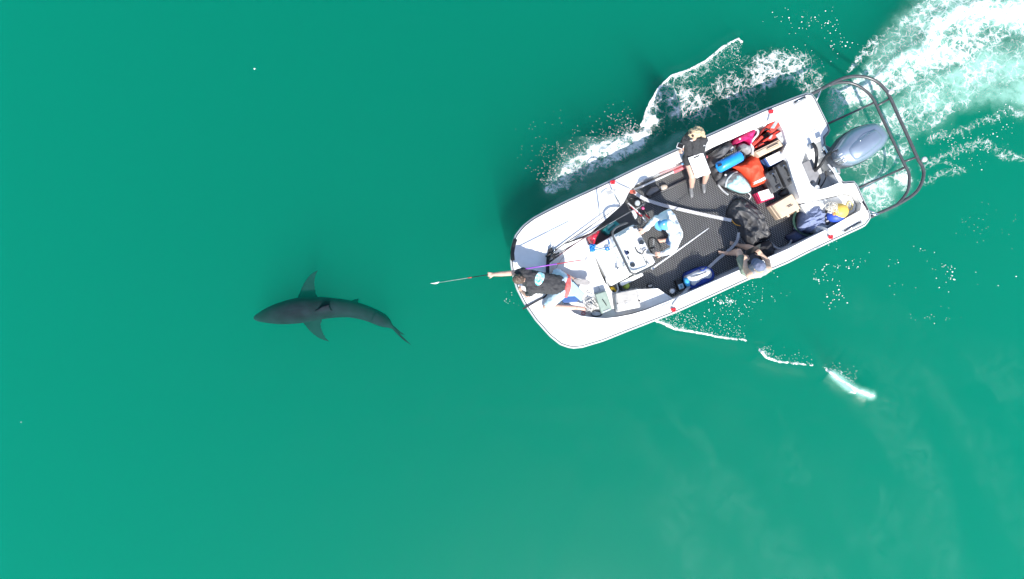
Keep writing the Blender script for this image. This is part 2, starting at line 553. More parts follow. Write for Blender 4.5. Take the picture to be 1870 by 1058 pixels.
# wake swell running off to the lower right
d, t, sd, w = pdist(U, V, [(1560, 690), (1610, 735), (1660, 800), (1705, 900), (1735, 1010), (1760, 1150), (1800, 1500)])
hgt += 0.030 * np.exp(-(d / 42) ** 2) * sstep(0, 0.1, t)
d, t, sd, w = pdist(U, V, [(1620, 600), (1720, 700), (1790, 790), (1860, 900), (1930, 1050), (2000, 1300)])
hgt += 0.022 * np.exp(-(d / 45) ** 2) * sstep(0, 0.15, t)
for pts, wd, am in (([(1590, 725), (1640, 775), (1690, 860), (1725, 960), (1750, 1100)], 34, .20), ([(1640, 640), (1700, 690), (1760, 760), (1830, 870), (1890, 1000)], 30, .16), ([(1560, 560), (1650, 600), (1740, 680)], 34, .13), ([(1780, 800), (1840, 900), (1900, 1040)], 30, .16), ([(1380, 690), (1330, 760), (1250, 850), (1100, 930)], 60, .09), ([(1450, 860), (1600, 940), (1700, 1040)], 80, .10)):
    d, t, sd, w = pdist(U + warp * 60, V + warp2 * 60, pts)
    aer_glint = np.maximum(aer_glint, am * .72 * np.exp(-(d / (wd * 1.5)) ** 2) * (.5 + .6 * fbm(U, V, 70, 83, 2)))  # sky glint on the swell painted as pale streaks
# pale sheen of sky light painted into the water colour, lower right
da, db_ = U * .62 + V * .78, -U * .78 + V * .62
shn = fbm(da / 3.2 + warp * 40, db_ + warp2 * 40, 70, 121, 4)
aer_glint = np.maximum(aer_glint, .115 * sstep(.40, .72, shn) * sstep(1000, 1700, U + .35 * V) * sstep(520, 720, V) * (U > -400))
# long gentle swell and small ripples
near = 1 - sstep(7, 30, np.hypot(GX - 3, GY))
hgt += near * (0.020 * (fbm(U, V, 210, 61, 3) - 0.5) + 0.018 * (fbm(U, V, 60, 66, 3) - 0.5) + 0.006 * (fbm(U, V, 20, 68, 2) - 0.5))
rough_zone = np.clip(dens * 1.3, 0, 1)
hgt += rough_zone * 0.045 * (fbm(U, V, 14, 71, 3) - 0.45)
# nothing rises inside the hull
hx = [(938, 489), (936, 460), (957, 415), (1101, 340), (1479, 175), (1513, 239), (1584, 386), (1526, 436), (1235, 569), (1063, 633), (1007, 614), (962, 557)]
def inside(U, V, poly):
    c = np.zeros(U.shape, bool)
    n = len(poly)
    for i in range(n):
        x0, y0 = poly[i]; x1, y1 = poly[(i + 1) % n]
        if y0 == y1: continue
        m = ((y0 > V) != (y1 > V)) & (U < (x1 - x0) * (V - y0) / (y1 - y0) + x0)
        c ^= m
    return c
dz, _, _, _ = pdist(U, V, hx + hx[:1])
ins = inside(U, V, hx)
hgt *= np.where(ins, 0, 1.0)
# foam stays out of the trough along the hull's port bow
lee = 1 - (1 - sstep(10, 52, dz)) * (V < 420) * (U < 1330) * 0.45
dens *= lee; aer_glint *= 1 - (1 - lee) * 0.35
ny, nx = GX.shape
vco = np.stack([GX, GY, hgt], -1).reshape(-1, 3).astype(np.float32)
idx = np.arange(ny * nx).reshape(ny, nx)
# opening cut into the surface sheet over the submerged shark, along its outline
sil = [(125, 610), (200, 545), (300, 490), (420, 445), (560, 408), (606, 310), (655, 222), (712, 160), (775, 130), (755, 195), (740, 262), (744, 340), (775, 393), (950, 410), (1100, 432), (1192, 410), (1190, 455), (1250, 473), (1380, 527), (1450, 568), (1505, 630), (1530, 685), (1580, 735), (1650, 778), (1612, 775), (1640, 820), (1722, 892), (1640, 840), (1560, 770), (1500, 718), (1460, 722), (1390, 702), (1320, 668), (1240, 637), (1120, 614), (1000, 610), (840, 622), (798, 640), (802, 690), (815, 745), (852, 800), (890, 850), (810, 832), (735, 786), (672, 726), (615, 666), (490, 680), (350, 678), (230, 662)]
UC = (U[:-1, :-1] + U[1:, 1:]) / 2; VC = (V[:-1, :-1] + V[1:, 1:]) / 2
keep = ~inside(UC, VC, [(440 + (x / 5.5), 470 + (y / 5.5)) for x, y in sil]).ravel()
quads = np.stack([idx[:-1, :-1], idx[:-1, 1:], idx[1:, 1:], idx[1:, :-1]], -1).reshape(-1, 4)[keep]
me = bpy.data.meshes.new('water_surface')
me.vertices.add(len(vco)); me.vertices.foreach_set('co', vco.ravel())
me.loops.add(quads.size); me.loops.foreach_set('vertex_index', quads.ravel().astype(np.int32))
me.polygons.add(len(quads)); me.polygons.foreach_set('loop_start', np.arange(0, quads.size, 4, dtype=np.int32))
me.polygons.foreach_set('use_smooth', np.ones(len(quads), bool))
me.update()
for nm, arr in (('foam', dens), ('aer_glint', aer_glint)):
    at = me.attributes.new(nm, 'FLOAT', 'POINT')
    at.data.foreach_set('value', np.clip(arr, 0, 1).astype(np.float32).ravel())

sm_ = bpy.data.materials.new('rippled sea surface with foam')
sm_.use_nodes = True
nt = sm_.node_tree
for n in list(nt.nodes):
    if n.type == 'BSDF_PRINCIPLED': nt.nodes.remove(n)
outn = [n for n in nt.nodes if n.type == 'OUTPUT_MATERIAL'][0]
N = nt.nodes.new; Lk = nt.links.new
def math_(op, a, b=None, c=None):
    n = N('ShaderNodeMath'); n.operation = op
    for i, x in enumerate((a, b, c)):
        if x is None: continue
        if isinstance(x, (int, float)): n.inputs[i].default_value = x
        else: Lk(x, n.inputs[i])
    return n.outputs[0]
def smooth_(x, a, b):
    n = N('ShaderNodeMapRange'); n.interpolation_type = 'SMOOTHSTEP'
    n.inputs[1].default_value = a; n.inputs[2].default_value = b
    Lk(x, n.inputs[0]); return n.outputs[0]
geo = N('ShaderNodeTexCoord')
def noise_(scale, detail=6, dist=0.0, rough=0.55):
    n = N('ShaderNodeTexNoise'); n.inputs['Scale'].default_value = scale; n.inputs['Detail'].default_value = detail
    n.inputs['Distortion'].default_value = dist; n.inputs['Roughness'].default_value = rough
    Lk(geo.outputs['Object'], n.inputs['Vector']); return n
wv = noise_(3.5, 4)
wadd = N('ShaderNodeVectorMath'); wadd.operation = 'MULTIPLY_ADD'
Lk(wv.outputs['Color'], wadd.inputs[0]); wadd.inputs[1].default_value = (0.35, 0.35, 0); Lk(geo.outputs['Object'], wadd.inputs[2])
wv2 = noise_(15, 3)
wadd2 = N('ShaderNodeVectorMath'); wadd2.operation = 'MULTIPLY_ADD'
Lk(wv2.outputs['Color'], wadd2.inputs[0]); wadd2.inputs[1].default_value = (0.11, 0.11, 0); Lk(wadd.outputs[0], wadd2.inputs[2])
def vor(scale):
    n = N('ShaderNodeTexVoronoi'); n.feature = 'DISTANCE_TO_EDGE'; n.inputs['Scale'].default_value = scale
    Lk(wadd2.outputs[0], n.inputs['Vector']); return n.outputs['Distance']
def attr(nm):
    n = N('ShaderNodeAttribute'); n.attribute_name = nm; return n.outputs['Fac']
A_f, A_a = attr('foam'), attr('aer_glint')
fine = noise_(46, 7, 0.6, 0.62).outputs['Fac']
mid = noise_(7, 5, 0.9).outputs['Fac']
v1, v2 = vor(6.2), vor(17.0)
lace = math_('MINIMUM', math_('MULTIPLY', v1, 2.6), math_('ADD', math_('MULTIPLY', v2, 3.2), 0.10))
lace = math_('MINIMUM', lace, 0.75)
nn = math_('ADD', math_('MULTIPLY', lace, 0.62), math_('ADD', math_('MULTIPLY', fine, 0.55), math_('MULTIPLY', mid, 0.42)))
# density against pattern
val = math_('SUBTRACT', math_('MULTIPLY', A_f, 1.0), math_('SUBTRACT', nn, 0.15))
mask = math_('MULTIPLY', smooth_(val, -0.04, 0.40), 0.86)
mask = math_('MULTIPLY', mask, smooth_(A_f, 0.10, 0.30))
big = noise_(2.4, 6, 1.4).outputs['Fac']
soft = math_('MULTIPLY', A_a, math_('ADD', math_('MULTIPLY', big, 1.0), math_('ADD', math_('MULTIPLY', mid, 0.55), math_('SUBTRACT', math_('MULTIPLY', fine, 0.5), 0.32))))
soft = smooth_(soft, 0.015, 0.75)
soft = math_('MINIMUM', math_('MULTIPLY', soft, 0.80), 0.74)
fb = N('ShaderNodeBump'); fb.inputs['Strength'].default_value = 0.7; fb.inputs['Distance'].default_value = 0.02
Lk(math_('ADD', val, math_('MULTIPLY', fine, 0.6)), fb.inputs['Height'])
tr_ = N('ShaderNodeBsdfTransparent')
gl = N('ShaderNodeBsdfGlossy'); gl.inputs['Roughness'].default_value = 0.20
gl.inputs['Color'].default_value = (0.018, 0.018, 0.018, 1); gl.inputs['Roughness'].default_value = 0.165
surf = N('ShaderNodeAddShader'); Lk(tr_.outputs[0], surf.inputs[0]); Lk(gl.outputs[0], surf.inputs[1])
milk = N('ShaderNodeBsdfDiffuse'); milk.inputs['Color'].default_value = (0.33, 0.60, 0.50, 1)  # colour of aerated water, and of the painted sheen and glare
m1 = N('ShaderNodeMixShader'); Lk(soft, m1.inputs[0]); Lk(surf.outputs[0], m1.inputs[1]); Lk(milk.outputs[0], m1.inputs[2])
foamb = N('ShaderNodeBsdfDiffuse'); foamb.inputs['Color'].default_value = (0.84, 0.87, 0.86, 1); Lk(fb.outputs[0], foamb.inputs['Normal'])
m2 = N('ShaderNodeMixShader'); Lk(mask, m2.inputs[0]); Lk(m1.outputs[0], m2.inputs[1]); Lk(foamb.outputs[0], m2.inputs[2])
Lk(m2.outputs[0], outn.inputs['Surface'])
calm = bpy.data.materials.new('calm sea surface')
calm.use_nodes = True
cn = calm.node_tree
for n in list(cn.nodes):
    if n.type == 'BSDF_PRINCIPLED': cn.nodes.remove(n)
co_ = [n for n in cn.nodes if n.type == 'OUTPUT_MATERIAL'][0]
c_t = cn.nodes.new('ShaderNodeBsdfTransparent'); c_g = cn.nodes.new('ShaderNodeBsdfGlossy'); c_a = cn.nodes.new('ShaderNodeAddShader')
c_g.inputs['Roughness'].default_value = 0.165; c_g.inputs['Color'].default_value = (0.018, 0.018, 0.018, 1)
cn.links.new(c_t.outputs[0], c_a.inputs[0]); cn.links.new(c_g.outputs[0], c_a.inputs[1]); cn.links.new(c_a.outputs[0], co_.inputs['Surface'])
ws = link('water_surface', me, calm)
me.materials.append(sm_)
qf = np.maximum(dens, aer_glint * 1.2).ravel()
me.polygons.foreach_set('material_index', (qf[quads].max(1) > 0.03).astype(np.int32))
me.update()
tag(ws, kind='structure')

# --- bubbles and droplets of spray: too many to count, one mass
foam_w = M('spray', (0.80, 0.86, 0.86), 0.8, var=0.02)
ico = bmesh.new(); bmesh.ops.create_icosphere(ico, subdivisions=1, radius=1.0)
iv = np.array([v.co[:] for v in ico.verts]); fi = np.array([[v.index for v in f.verts] for f in ico.faces]); ico.free()
spots = []
def scatter(n, fn, rmin, rmax, lift=0.0):
    k = 0
    while k < n:
        u, v, ok = fn()
        if not ok: continue
        r = rmin + (rmax * .5 - rmin) * random.random() ** 3.5
        zz = random.random() ** 3 * lift
        spots.append((u, v, r, zz)); k += 1
def ellz(cx, cy, rx, ry):
    cl_ = [(cx + random.gauss(0, rx * .5), cy + random.gauss(0, ry * .5)) for _ in range(7)]
    def f():
        kx, ky = random.choice(cl_)
        return kx + random.gauss(0, rx * .22), ky + random.gauss(0, ry * .22), True
    return f
def trail(pts, L, sgn, fade=0.6):
    def f():
        i = int(random.random() ** 1.2 * (len(pts) - 1)); t = random.random()
        (x0, y0), (x1, y1) = pts[i], pts[i + 1]
        dx, dy = x1 - x0, y1 - y0; l = math.hypot(dx, dy)
        q = random.expovariate(1.0 / L)
        if q > 5 * L: return 0, 0, False
        return x0 + dx * t - sgn * dy / l * q, y0 + dy * t + sgn * dx / l * q, True
    return f
scatter(700, trail(FR, 26, 1), 0.003, 0.015)
scatter(800, trail([(1000, 345), (1050, 290), (1110, 262), (1168, 232)], 13, -1), 0.004, 0.016, 0.16)
scatter(420, trail([(1198, 586), (1230, 599), (1262, 606), (1310, 616), (1362, 622)], 14, -1), 0.004, 0.016)
scatter(130, trail([(1388, 639), (1398, 651), (1425, 660), (1482, 667)], 6, -1), 0.004, 0.014)
scatter(160, trail([(1512, 676), (1535, 690), (1560, 700)], 6, -1), 0.004, 0.014)
scatter(70, ellz(1330, 545, 55, 34), 0.005, 0.022)
scatter(40, ellz(1325, 553, 18, 8), 0.006, 0.02)
scatter(46, ellz(1500, 505, 42, 40), 0.006, 0.034)
scatter(30, ellz(1545, 480, 45, 30), 0.005, 0.026)
scatter(36, ellz(1705, 495, 70, 45), 0.005, 0.022)
scatter(12, ellz(1735, 508, 25, 30), 0.008, 0.034)
scatter(16, ellz(1690, 580, 50, 18), 0.005, 0.017)
scatter(26, ellz(1400, 540, 50, 35), 0.004, 0.018)
scatter(44, ellz(1470, 40, 45, 32), 0.005, 0.03)
scatter(50, ellz(1500, 80, 60, 40), 0.005, 0.025)
scatter(70, ellz(1760, 280, 90, 50), 0.005, 0.022)
scatter(50, ellz(1840, 240, 60, 60), 0.005, 0.022)
scatter(22, ellz(980, 250, 60, 50), 0.004, 0.010, 0.1)
scatter(16, ellz(931, 545, 10, 14), 0.004, 0.014)
scatter(50, ellz(1020, 290, 40, 40), 0.004, 0.012, 0.2)
scatter(30, ellz(1790, 430, 60, 50), 0.004, 0.012)
spots += [(465, 126, 0.022, 0.0), (1055, 603, 0.008, 0), (39, 771, 0.008, 0), (1855, 505, 0.012, 0)]
hv = [P(a, b, 0.0) for a, b, r, z in spots]
nv = len(iv)
VV = np.concatenate([iv * np.array([r * random.uniform(.8, 1.5), r * random.uniform(.7, 1.2), r * 0.55]) + np.array([p.x, p.y, z + 0.008]) for (u, v, r, z), p in zip(spots, hv)])
FF = np.concatenate([fi + k * nv for k in range(len(spots))])
me = bpy.data.meshes.new('spray_foam')
me.from_pydata(VV.tolist(), [], FF.tolist())
sp = link('spray_foam', me, foam_w, None, True)
tag(sp, 'white droplets and bubbles of spray scattered on the water round the boat', 'foam', kind='stuff')

# ================================================================== the shark
def SP(x, y, z):                      # traced on a 5.5x enlargement with its corner at (440, 470)
    return P(440 + x / 5.5, 470 + y / 5.5, z)
sharkmat = bpy.data.materials.new('slate grey shark skin')
sharkmat.use_nodes = True
nt = sharkmat.node_tree
b = nt.nodes['Principled BSDF']; b.inputs['Roughness'].default_value = 0.9; b.inputs['Specular IOR Level'].default_value = 0.15
tc = nt.nodes.new('ShaderNodeTexCoord'); nz = nt.nodes.new('ShaderNodeTexNoise'); nz.inputs['Scale'].default_value = 5.0; nz.inputs['Detail'].default_value = 7
nt.links.new(tc.outputs['Object'], nz.inputs['Vector'])
geo_n = nt.nodes.new('ShaderNodeNewGeometry'); sepn = nt.nodes.new('ShaderNodeSeparateXYZ')
nt.links.new(tc.outputs['Object'], sepn.inputs[0])
cr = nt.nodes.new('ShaderNodeValToRGB')
cr.color_ramp.elements[0].position = 0.3; cr.color_ramp.elements[0].color = (0.006, 0.010, 0.014, 1)
cr.color_ramp.elements[1].position = 0.72; cr.color_ramp.elements[1].color = (0.013, 0.022, 0.030, 1)
nt.links.new(nz.outputs['Fac'], cr.inputs[0])
# the belly is white below a countershading line, as on the animal
mp = nt.nodes.new('ShaderNodeMapRange'); mp.interpolation_type = 'SMOOTHSTEP'; mp.inputs[1].default_value = -0.47; mp.inputs[2].default_value = -0.53
nt.links.new(sepn.outputs['Z'], mp.inputs[0])
mx = nt.nodes.new('ShaderNodeMix'); mx.data_type = 'RGBA'
nt.links.new(mp.outputs[0], mx.inputs[0]); nt.links.new(cr.outputs[0], mx.inputs[6]); mx.inputs[7].default_value = (0.5, 0.52, 0.52, 1)
nt.links.new(mx.outputs[2], b.inputs['Base Color'])

ZS = -0.34
spine = [(125, 610, 4, 0), (150, 608, 30, 0), (205, 600, 56, .01), (300, 581, 90, .02), (420, 562, 117, .03), (570, 537, 132, .04), (700, 521, 125, .04), (850, 510, 111, .04), (1000, 512, 96, .03), (1120, 525, 87, .02), (1250, 560, 78, .02), (1350, 600, 74, .02), (1420, 634, 68, .02), (1465, 662, 52, .02), (1500, 688, 28, .02), (1530, 712, 14, .02)]
sv, sf = [], []
def add_loft(rings, closed_ends=True):
    off = len(sv); n = len(rings[0])
    for r in rings: sv.extend(r)
    for i in range(len(rings) - 1):
        for k in range(n):
            sf.append((off + i * n + k, off + i * n + (k + 1) % n, off + (i + 1) * n + (k + 1) % n, off + (i + 1) * n + k))
    if closed_ends:
        sf.append(tuple(off + k for k in reversed(range(n)))); sf.append(tuple(off + (len(rings) - 1) * n + k for k in range(n)))
ctr = catmull([SP(x, y, ZS + dz) for x, y, w, dz in spine], 5)
wid = catmull([Vector((w / 5.5 * SK, 0, 0)) for x, y, w, dz in spine], 5)
rings = []
for i, c in enumerate(ctr):
    a, bb = ctr[max(0, i - 1)], ctr[min(len(ctr) - 1, i + 1)]
    tdir = (bb - a).normalized(); side_ = Vector((-tdir.y, tdir.x, 0)).normalized()
    w = max(wid[i].x, 0.004)
    hh = w * (0.95 if i < 55 else 1.15)
    rings.append([c + side_ * (w * math.cos(q)) + Vector((0, 0, 1)) * (hh * math.sin(q) * (1.0 if math.sin(q) > 0 else 0.9)) for q in [2 * math.pi * k / 24 for k in range(24)]])
add_loft(rings)
def fin(root0, root1, tip, lead, trail_, th, n=9):
    """fin lofted from its root chord to its tip; lead/trail_ are points the edges bow through"""
    LE = catmull([root0, *lead, tip], 6); TE = catmull([root1, *trail_, tip], 6)
    LE = resample(LE, n, False); TE = resample(TE, n, False)
    rings = []
    for i, (l, t) in enumerate(zip(LE, TE)):
        k = 1 - i / (n - 1)
        if i == n - 1: t = l + (TE[-2] - LE[-2]) * 0.18
        ch = t - l
        nrm = ch.cross((LE[min(i + 1, n - 1)] - LE[max(i - 1, 0)])).normalized()
        h = th * (0.35 + 0.65 * k)
        ring = []
        for q in range(12):
            an = 2 * math.pi * q / 12
            s = 0.5 - 0.5 * math.cos(an)
            prof = math.sin(an) * (1 - 0.55 * s)
            ring.append(l + ch * s + nrm * h * prof)
        rings.append(ring)
    add_loft(rings)
fin(SP(560, 425, -.38), SP(785, 425, -.38), SP(772, 132, -.44), [SP(606, 310, -.39), SP(655, 222, -.41), SP(712, 160, -.43)], [SP(752, 340, -.39), SP(744, 262, -.41), SP(752, 190, -.43)], 0.026)
fin(SP(610, 640, -.38), SP(818, 620, -.38), SP(888, 847, -.44), [SP(672, 722, -.39), SP(735, 782, -.41), SP(810, 828, -.43)], [SP(806, 690, -.39), SP(822, 745, -.41), SP(852, 805, -.43)], 0.026)
fin(SP(700, 552, -.12), SP(940, 540, -.15), SP(880, 478, .02), [SP(760, 530, -.06), SP(822, 494, 0)], [SP(905, 528, -.08), SP(890, 502, -.01)], 0.036)
fin(SP(1085, 445, -.42), SP(1180, 462, -.42), SP(1192, 412, -.45), [SP(1130, 425, -.43)], [SP(1186, 440, -.43)], 0.012, 6)
fin(SP(1265, 560, -.25), SP(1325, 595, -.26), SP(1318, 585, -.17), [SP(1295, 572, -.2)], [SP(1322, 590, -.22)], 0.008, 5)
fin(SP(1470, 660, -.36), SP(1525, 715, -.36), SP(1718, 888, -.14), [SP(1540, 700, -.30), SP(1620, 795, -.21)], [SP(1548, 752, -.31), SP(1630, 832, -.22)], 0.028)
fin(SP(1475, 655, -.38), SP(1520, 705, -.38), SP(1650, 778, -.44), [SP(1545, 695, -.40), SP(1600, 745, -.42)], [SP(1556, 732, -.40), SP(1606, 774, -.42)], 0.026)
me = bpy.data.meshes.new('shark')
me.from_pydata([v[:] for v in sv], [], sf)
tmp = bpy.data.objects.new('tmp', me); COL.objects.link(tmp)
bm = bmesh.new(); bm.from_mesh(me); bmesh.ops.recalc_face_normals(bm, faces=bm.faces); bm.to_mesh(me); bm.free()
r = tmp.modifiers.new('r', 'REMESH'); r.mode = 'VOXEL'; r.voxel_size = 0.0085
s = tmp.modifiers.new('s', 'SMOOTH'); s.factor = 0.5; s.iterations = 4
dg = bpy.context.evaluated_depsgraph_get(); dg.update()
out = bpy.data.meshes.new_from_object(tmp.evaluated_get(dg)); bpy.data.objects.remove(tmp)
shark = thing('shark', SP(700, 525, -0.8), 'slate grey shark swimming just under the surface ahead of the boat', 'shark')
out.name = 'body'
link('body', out, sharkmat, shark, True)
eye_m = M('shark eye', (0.01, 0.01, 0.012), 0.2)
for (x, y) in ((222, 546), (240, 652)):
    lathe('eye', [(0.004, -.004), (.011, 0), (.004, .005)], SP(x, y, -.37), eye_m, shark, 10)
# ================================================================== the boat
ZG, ZC, ZF = 0.68, 0.51, 0.14           # gunwale, casting deck and cockpit floor
boat = thing('skiff', P(1250, 390, 0), 'white open skiff with an outboard motor and black floor mat', 'boat')
OUT = [(939, 500), (936, 478), (937, 455), (943, 433), (957, 415), (975, 401), (1001, 387), (1042, 367), (1101, 340), (1162, 310), (1240, 274), (1340, 229), (1400, 202), (1450, 182), (1474, 173), (1484, 175),
       (1490, 187), (1500, 208), (1510, 228), (1514, 239), (1503, 250), (1507, 279), (1522, 306), (1539, 336), (1561, 334), (1576, 367), (1586, 388), (1588, 398), (1578, 410), (1526, 434), (1475, 458), (1440, 476), (1358, 511), (1235, 567), (1140, 604), (1100, 620), (1063, 631), (1045, 633), (1026, 627), (1007, 612), (981, 583), (961, 554), (947, 527)]
HOLE = [(1003, 500), (1003, 476), (1012, 456), (1030, 444), (1078, 424), (1137, 372), (1150, 346), (1168, 331), (1210, 310), (1262, 286), (1320, 260), (1375, 236), (1420, 218), (1432, 240), (1438, 262), (1430, 280), (1440, 294), (1448, 322), (1462, 362), (1470, 370), (1495, 364), (1512, 360), (1548, 352), (1563, 354), (1574, 372), (1572, 385), (1548, 398), (1515, 417), (1475, 437), (1440, 455), (1341, 498), (1235, 545), (1180, 567), (1153, 575), (1126, 580), (1106, 582), (1086, 581), (1061, 578), (1047, 572), (1036, 562), (1020, 541), (1008, 520)]
WELL = [(1474, 268), (1499, 257), (1503, 280), (1518, 307), (1533, 334), (1512, 343), (1493, 348), (1480, 338), (1463, 298)]
out_w = PL(OUT, ZG); hole_w = PL(HOLE, ZG); well_w = PL(WELL, ZG)

def flat_fill(loops, z):
    bm = bmesh.new()
    es = []
    for L in loops:
        vs = [bm.verts.new((p[0], p[1], z)) for p in L]
        for i in range(len(vs)): es.append(bm.edges.new((vs[i], vs[(i + 1) % len(vs)])))
    bmesh.ops.triangle_fill(bm, use_beauty=True, use_dissolve=False, edges=es)
    for f in bm.faces:
        if f.normal.z < 0: f.normal_flip()
    return bm

def wall_bm(loop, z0, z1, bm=None, inset=0.0):
    bm = bm or bmesh.new()
    a = [bm.verts.new((p[0], p[1], z0)) for p in loop]; b_ = [bm.verts.new((p[0], p[1], z1)) for p in loop]
    n = len(loop)
    for i in range(n): bm.faces.new((a[i], a[(i + 1) % n], b_[(i + 1) % n], b_[i]))
    return bm

# outer shell: lofted from the sheer down to the bottom
cen = sum(out_w, Vector()) / len(out_w)
bm = bmesh.new()
rings = []
for z, k in ((ZG - 0.004, 1.0), (0.45, 0.985), (0.2, 0.965), (0.0, 0.94), (-0.14, 0.88)):
    rings.append([bm.verts.new((cen.x + (p.x - cen.x) * (1 - (1 - k) * 0.5), cen.y + (p.y - cen.y) * k, z)) for p in out_w])
n = len(out_w)
for A, B in zip(rings[:-1], rings[1:]):
    for i in range(n): bm.faces.new((A[i], A[(i + 1) % n], B[(i + 1) % n], B[i]))
bm.faces.new(rings[-1])
from_bm('hull', bm, gel, boat)
deck = flat_fill([out_w, hole_w, well_w], ZG)
from_bm('deck', deck, gel, boat)
from_bm('cockpit_liner', wall_bm(hole_w, ZF - 0.02, ZG - 0.003), gel, boat)
from_bm('floor', flat_fill([hole_w], ZF), gel, boat)
from_bm('splash_well', wall_bm(well_w, 0.36, ZG - 0.003, flat_fill([well_w], 0.36)), gel, boat)
tube('coaming', [p + Vector((0, 0, -0.006)) for p in hole_w], 0.012, gel, boat, 8, True)
tube('well_lip', [p + Vector((0, 0, -0.006)) for p in well_w], 0.011, gel, boat, 8, True)
# stern pocket floor, starboard
pk = [(1470, 372), (1495, 366), (1512, 362), (1548, 354), (1562, 356), (1572, 373), (1570, 384), (1548, 397), (1515, 416), (1500, 423), (1485, 398)]
from_bm('stern_pocket_floor', prism_bm([Vector((p.x, p.y, 0.50)) for p in PL(pk, ZG)], ZF + .004), gel, boat)
# casting deck round the console
CAST = [(1005, 500), (1005, 477), (1013, 458), (1031, 446), (1071, 432), (1078, 447), (1087, 466), (1098, 496), (1107, 516), (1122, 536), (1140, 532), (1168, 529), (1205, 527), (1218, 536), (1233, 545.5), (1179, 566), (1152, 574), (1126, 579), (1106, 581), (1086, 580), (1062, 577), (1048, 571), (1037, 561), (1021, 540), (1010, 520)]
from_bm('casting_deck', prism_bm([Vector((p.x, p.y, ZC)) for p in PL(CAST, ZG)], ZF + .004), deckmat, boat)
# hatch lines on the casting deck
seam = M('hatch seam', (0.30, 0.30, 0.30), 0.7)
HL = [(1016, 489), (1024, 475), (1037, 461), (1058, 453), (1069, 474), (1096, 531), (1083, 537)]
tube('hatch_seam', [p + Vector((0, 0, 0.001)) for p in PL(HL, ZC)], 0.004, seam, boat, 5)
lat = prism('hatch_latch', [(1068, 475), (1071, 470), (1073.5, 471), (1070, 477)], ZC + 0.012, ZC, greyplastic, boat, 0.003)
# bow deck moulding lines
tube('deck_seam', [p + Vector((0, 0, 0.001)) for p in PL([(1021, 421), (1034, 415), (1046, 411)], ZG)], 0.003, seam, boat, 5)
tube('deck_seam', [p + Vector((0, 0, 0.001)) for p in PL([(1444, 263), (1466, 250), (1490, 236)], ZG)], 0.007, seam, boat, 5)
# rub rail: grey extrusion with a dark insert on top
def offs(loop, d):
    out = []
    n = len(loop)
    for i, p in enumerate(loop):
        t = (loop[(i + 1) % n] - loop[i - 1]).normalized()
        out.append(p + Vector((-t.y, t.x, 0)) * d)
    return out
area = sum(a.x * b.y - b.x * a.y for a, b in zip(out_w, out_w[1:] + out_w[:1]))
sg = -1.0 if area > 0 else 1.0
rail = resample(out_w, 220)
tube('rub_rail', [p + Vector((0, 0, -0.045)) for p in offs(rail, sg * 0.016)], 0.034, railgrey, boat, 10, True)
tube('rail_insert', [p + Vector((0, 0, -0.008)) for p in offs(rail, sg * 0.004)], 0.012, darkline, boat, 6, True)
# dark pads on the rail
tube('bow_pad', [p + Vector((0, 0, -0.03)) for p in PL([(937, 476), (936, 462), (938, 450), (942, 437)], ZG)], 0.045, black, boat, 10)
tube('corner_pad', [p + Vector((0, 0, -0.03)) for p in PL([(1575, 368), (1580, 376), (1584, 384)], ZG)], 0.036, black, boat, 8)
# recessed cleat boxes near the stern and small pads on the gunwale
for px in ([(1447, 187), (1471, 175), (1474, 180), (1450, 193)], [(1537, 422), (1573, 402), (1577, 408), (1541, 426)]):
    prism('cleat_box', px, ZG + 0.010, ZG + 0.001, greyplastic, boat, 0.003)
    c = sum(PL(px, ZG), Vector()) / 4
    e = (PL(px, ZG)[1] - PL(px, ZG)[0]); s_ = (PL(px, ZG)[3] - PL(px, ZG)[0])
    from_bm('cleat_slot', box_bm(c + Vector((0, 0, .014)) - s_ * .12, e * .42, s_ * .2, (0, 0, .004)), black, boat)
    tube('cleat', [c - e * .3 + Vector((0, 0, .035)), c + e * .3 + Vector((0, 0, .035))], 0.008, steel, boat)
for px in ([(1207, 557), (1222, 551), (1224, 554), (1209, 560)], [(1479, 457), (1486, 453.5), (1487.5, 456.5), (1480.5, 460)], [(1490, 452), (1497, 449), (1498.5, 452), (1491.5, 455)], [(1106, 350), (1126, 345), (1121, 353), (1110, 357)]):
    prism('deck_plate', px, ZG + 0.006, ZG + 0.001, greyplastic, boat, 0.002)
# bow grab rail on the port deck
hoop = [P(1096, 394, ZG), P(1095, 372, .80), P(1096, 356, .88), P(1103, 347, .90), P(1113, 344, .90), P(1119, 349, .89), P(1124, 360, .82), P(1132, 373, ZG)]
tube('grab_rail', hoop, 0.013, steel, boat, 8, False, 5)
# bow fitting
lathe('bow_ring', [(.05, 0), (.05, .006), (.038, .012), (.036, .004)], P(963, 541, ZG + .001), steel, boat, 20)

# stern guard of bent tube
ZT = 0.62
def gt(px, r=0.022, nm='guard_tube', z=ZT, sm=6, mat=blacktube):
    return tube(nm, PL(px, z), r, mat, boat, 10, False, sm)
gt([(1448, 187), (1478, 174), (1500, 163), (1518, 153), (1533, 146), (1548, 141), (1566, 139.5), (1585, 142), (1602, 150), (1615, 162), (1624, 175), (1641, 213), (1658, 250), (1675, 288), (1684, 304), (1687, 318), (1682, 337), (1670, 354), (1646, 370), (1622, 382), (1606, 389), (1582, 400)], 0.031)
gt([(1512, 157), (1533, 151), (1556, 152.5), (1578, 164), (1595, 182), (1613, 220), (1633, 262), (1652, 301), (1660, 318), (1659, 344), (1650, 361), (1638, 374)], 0.027)
for px in ([(1506, 229), (1550, 209), (1600, 186)], [(1601, 194), (1624, 181)], [(1564, 345), (1608, 326), (1655, 305)], [(1650, 296), (1677, 286)]):
    gt(px, 0.021, 'guard_brace', ZT - 0.005, 1)
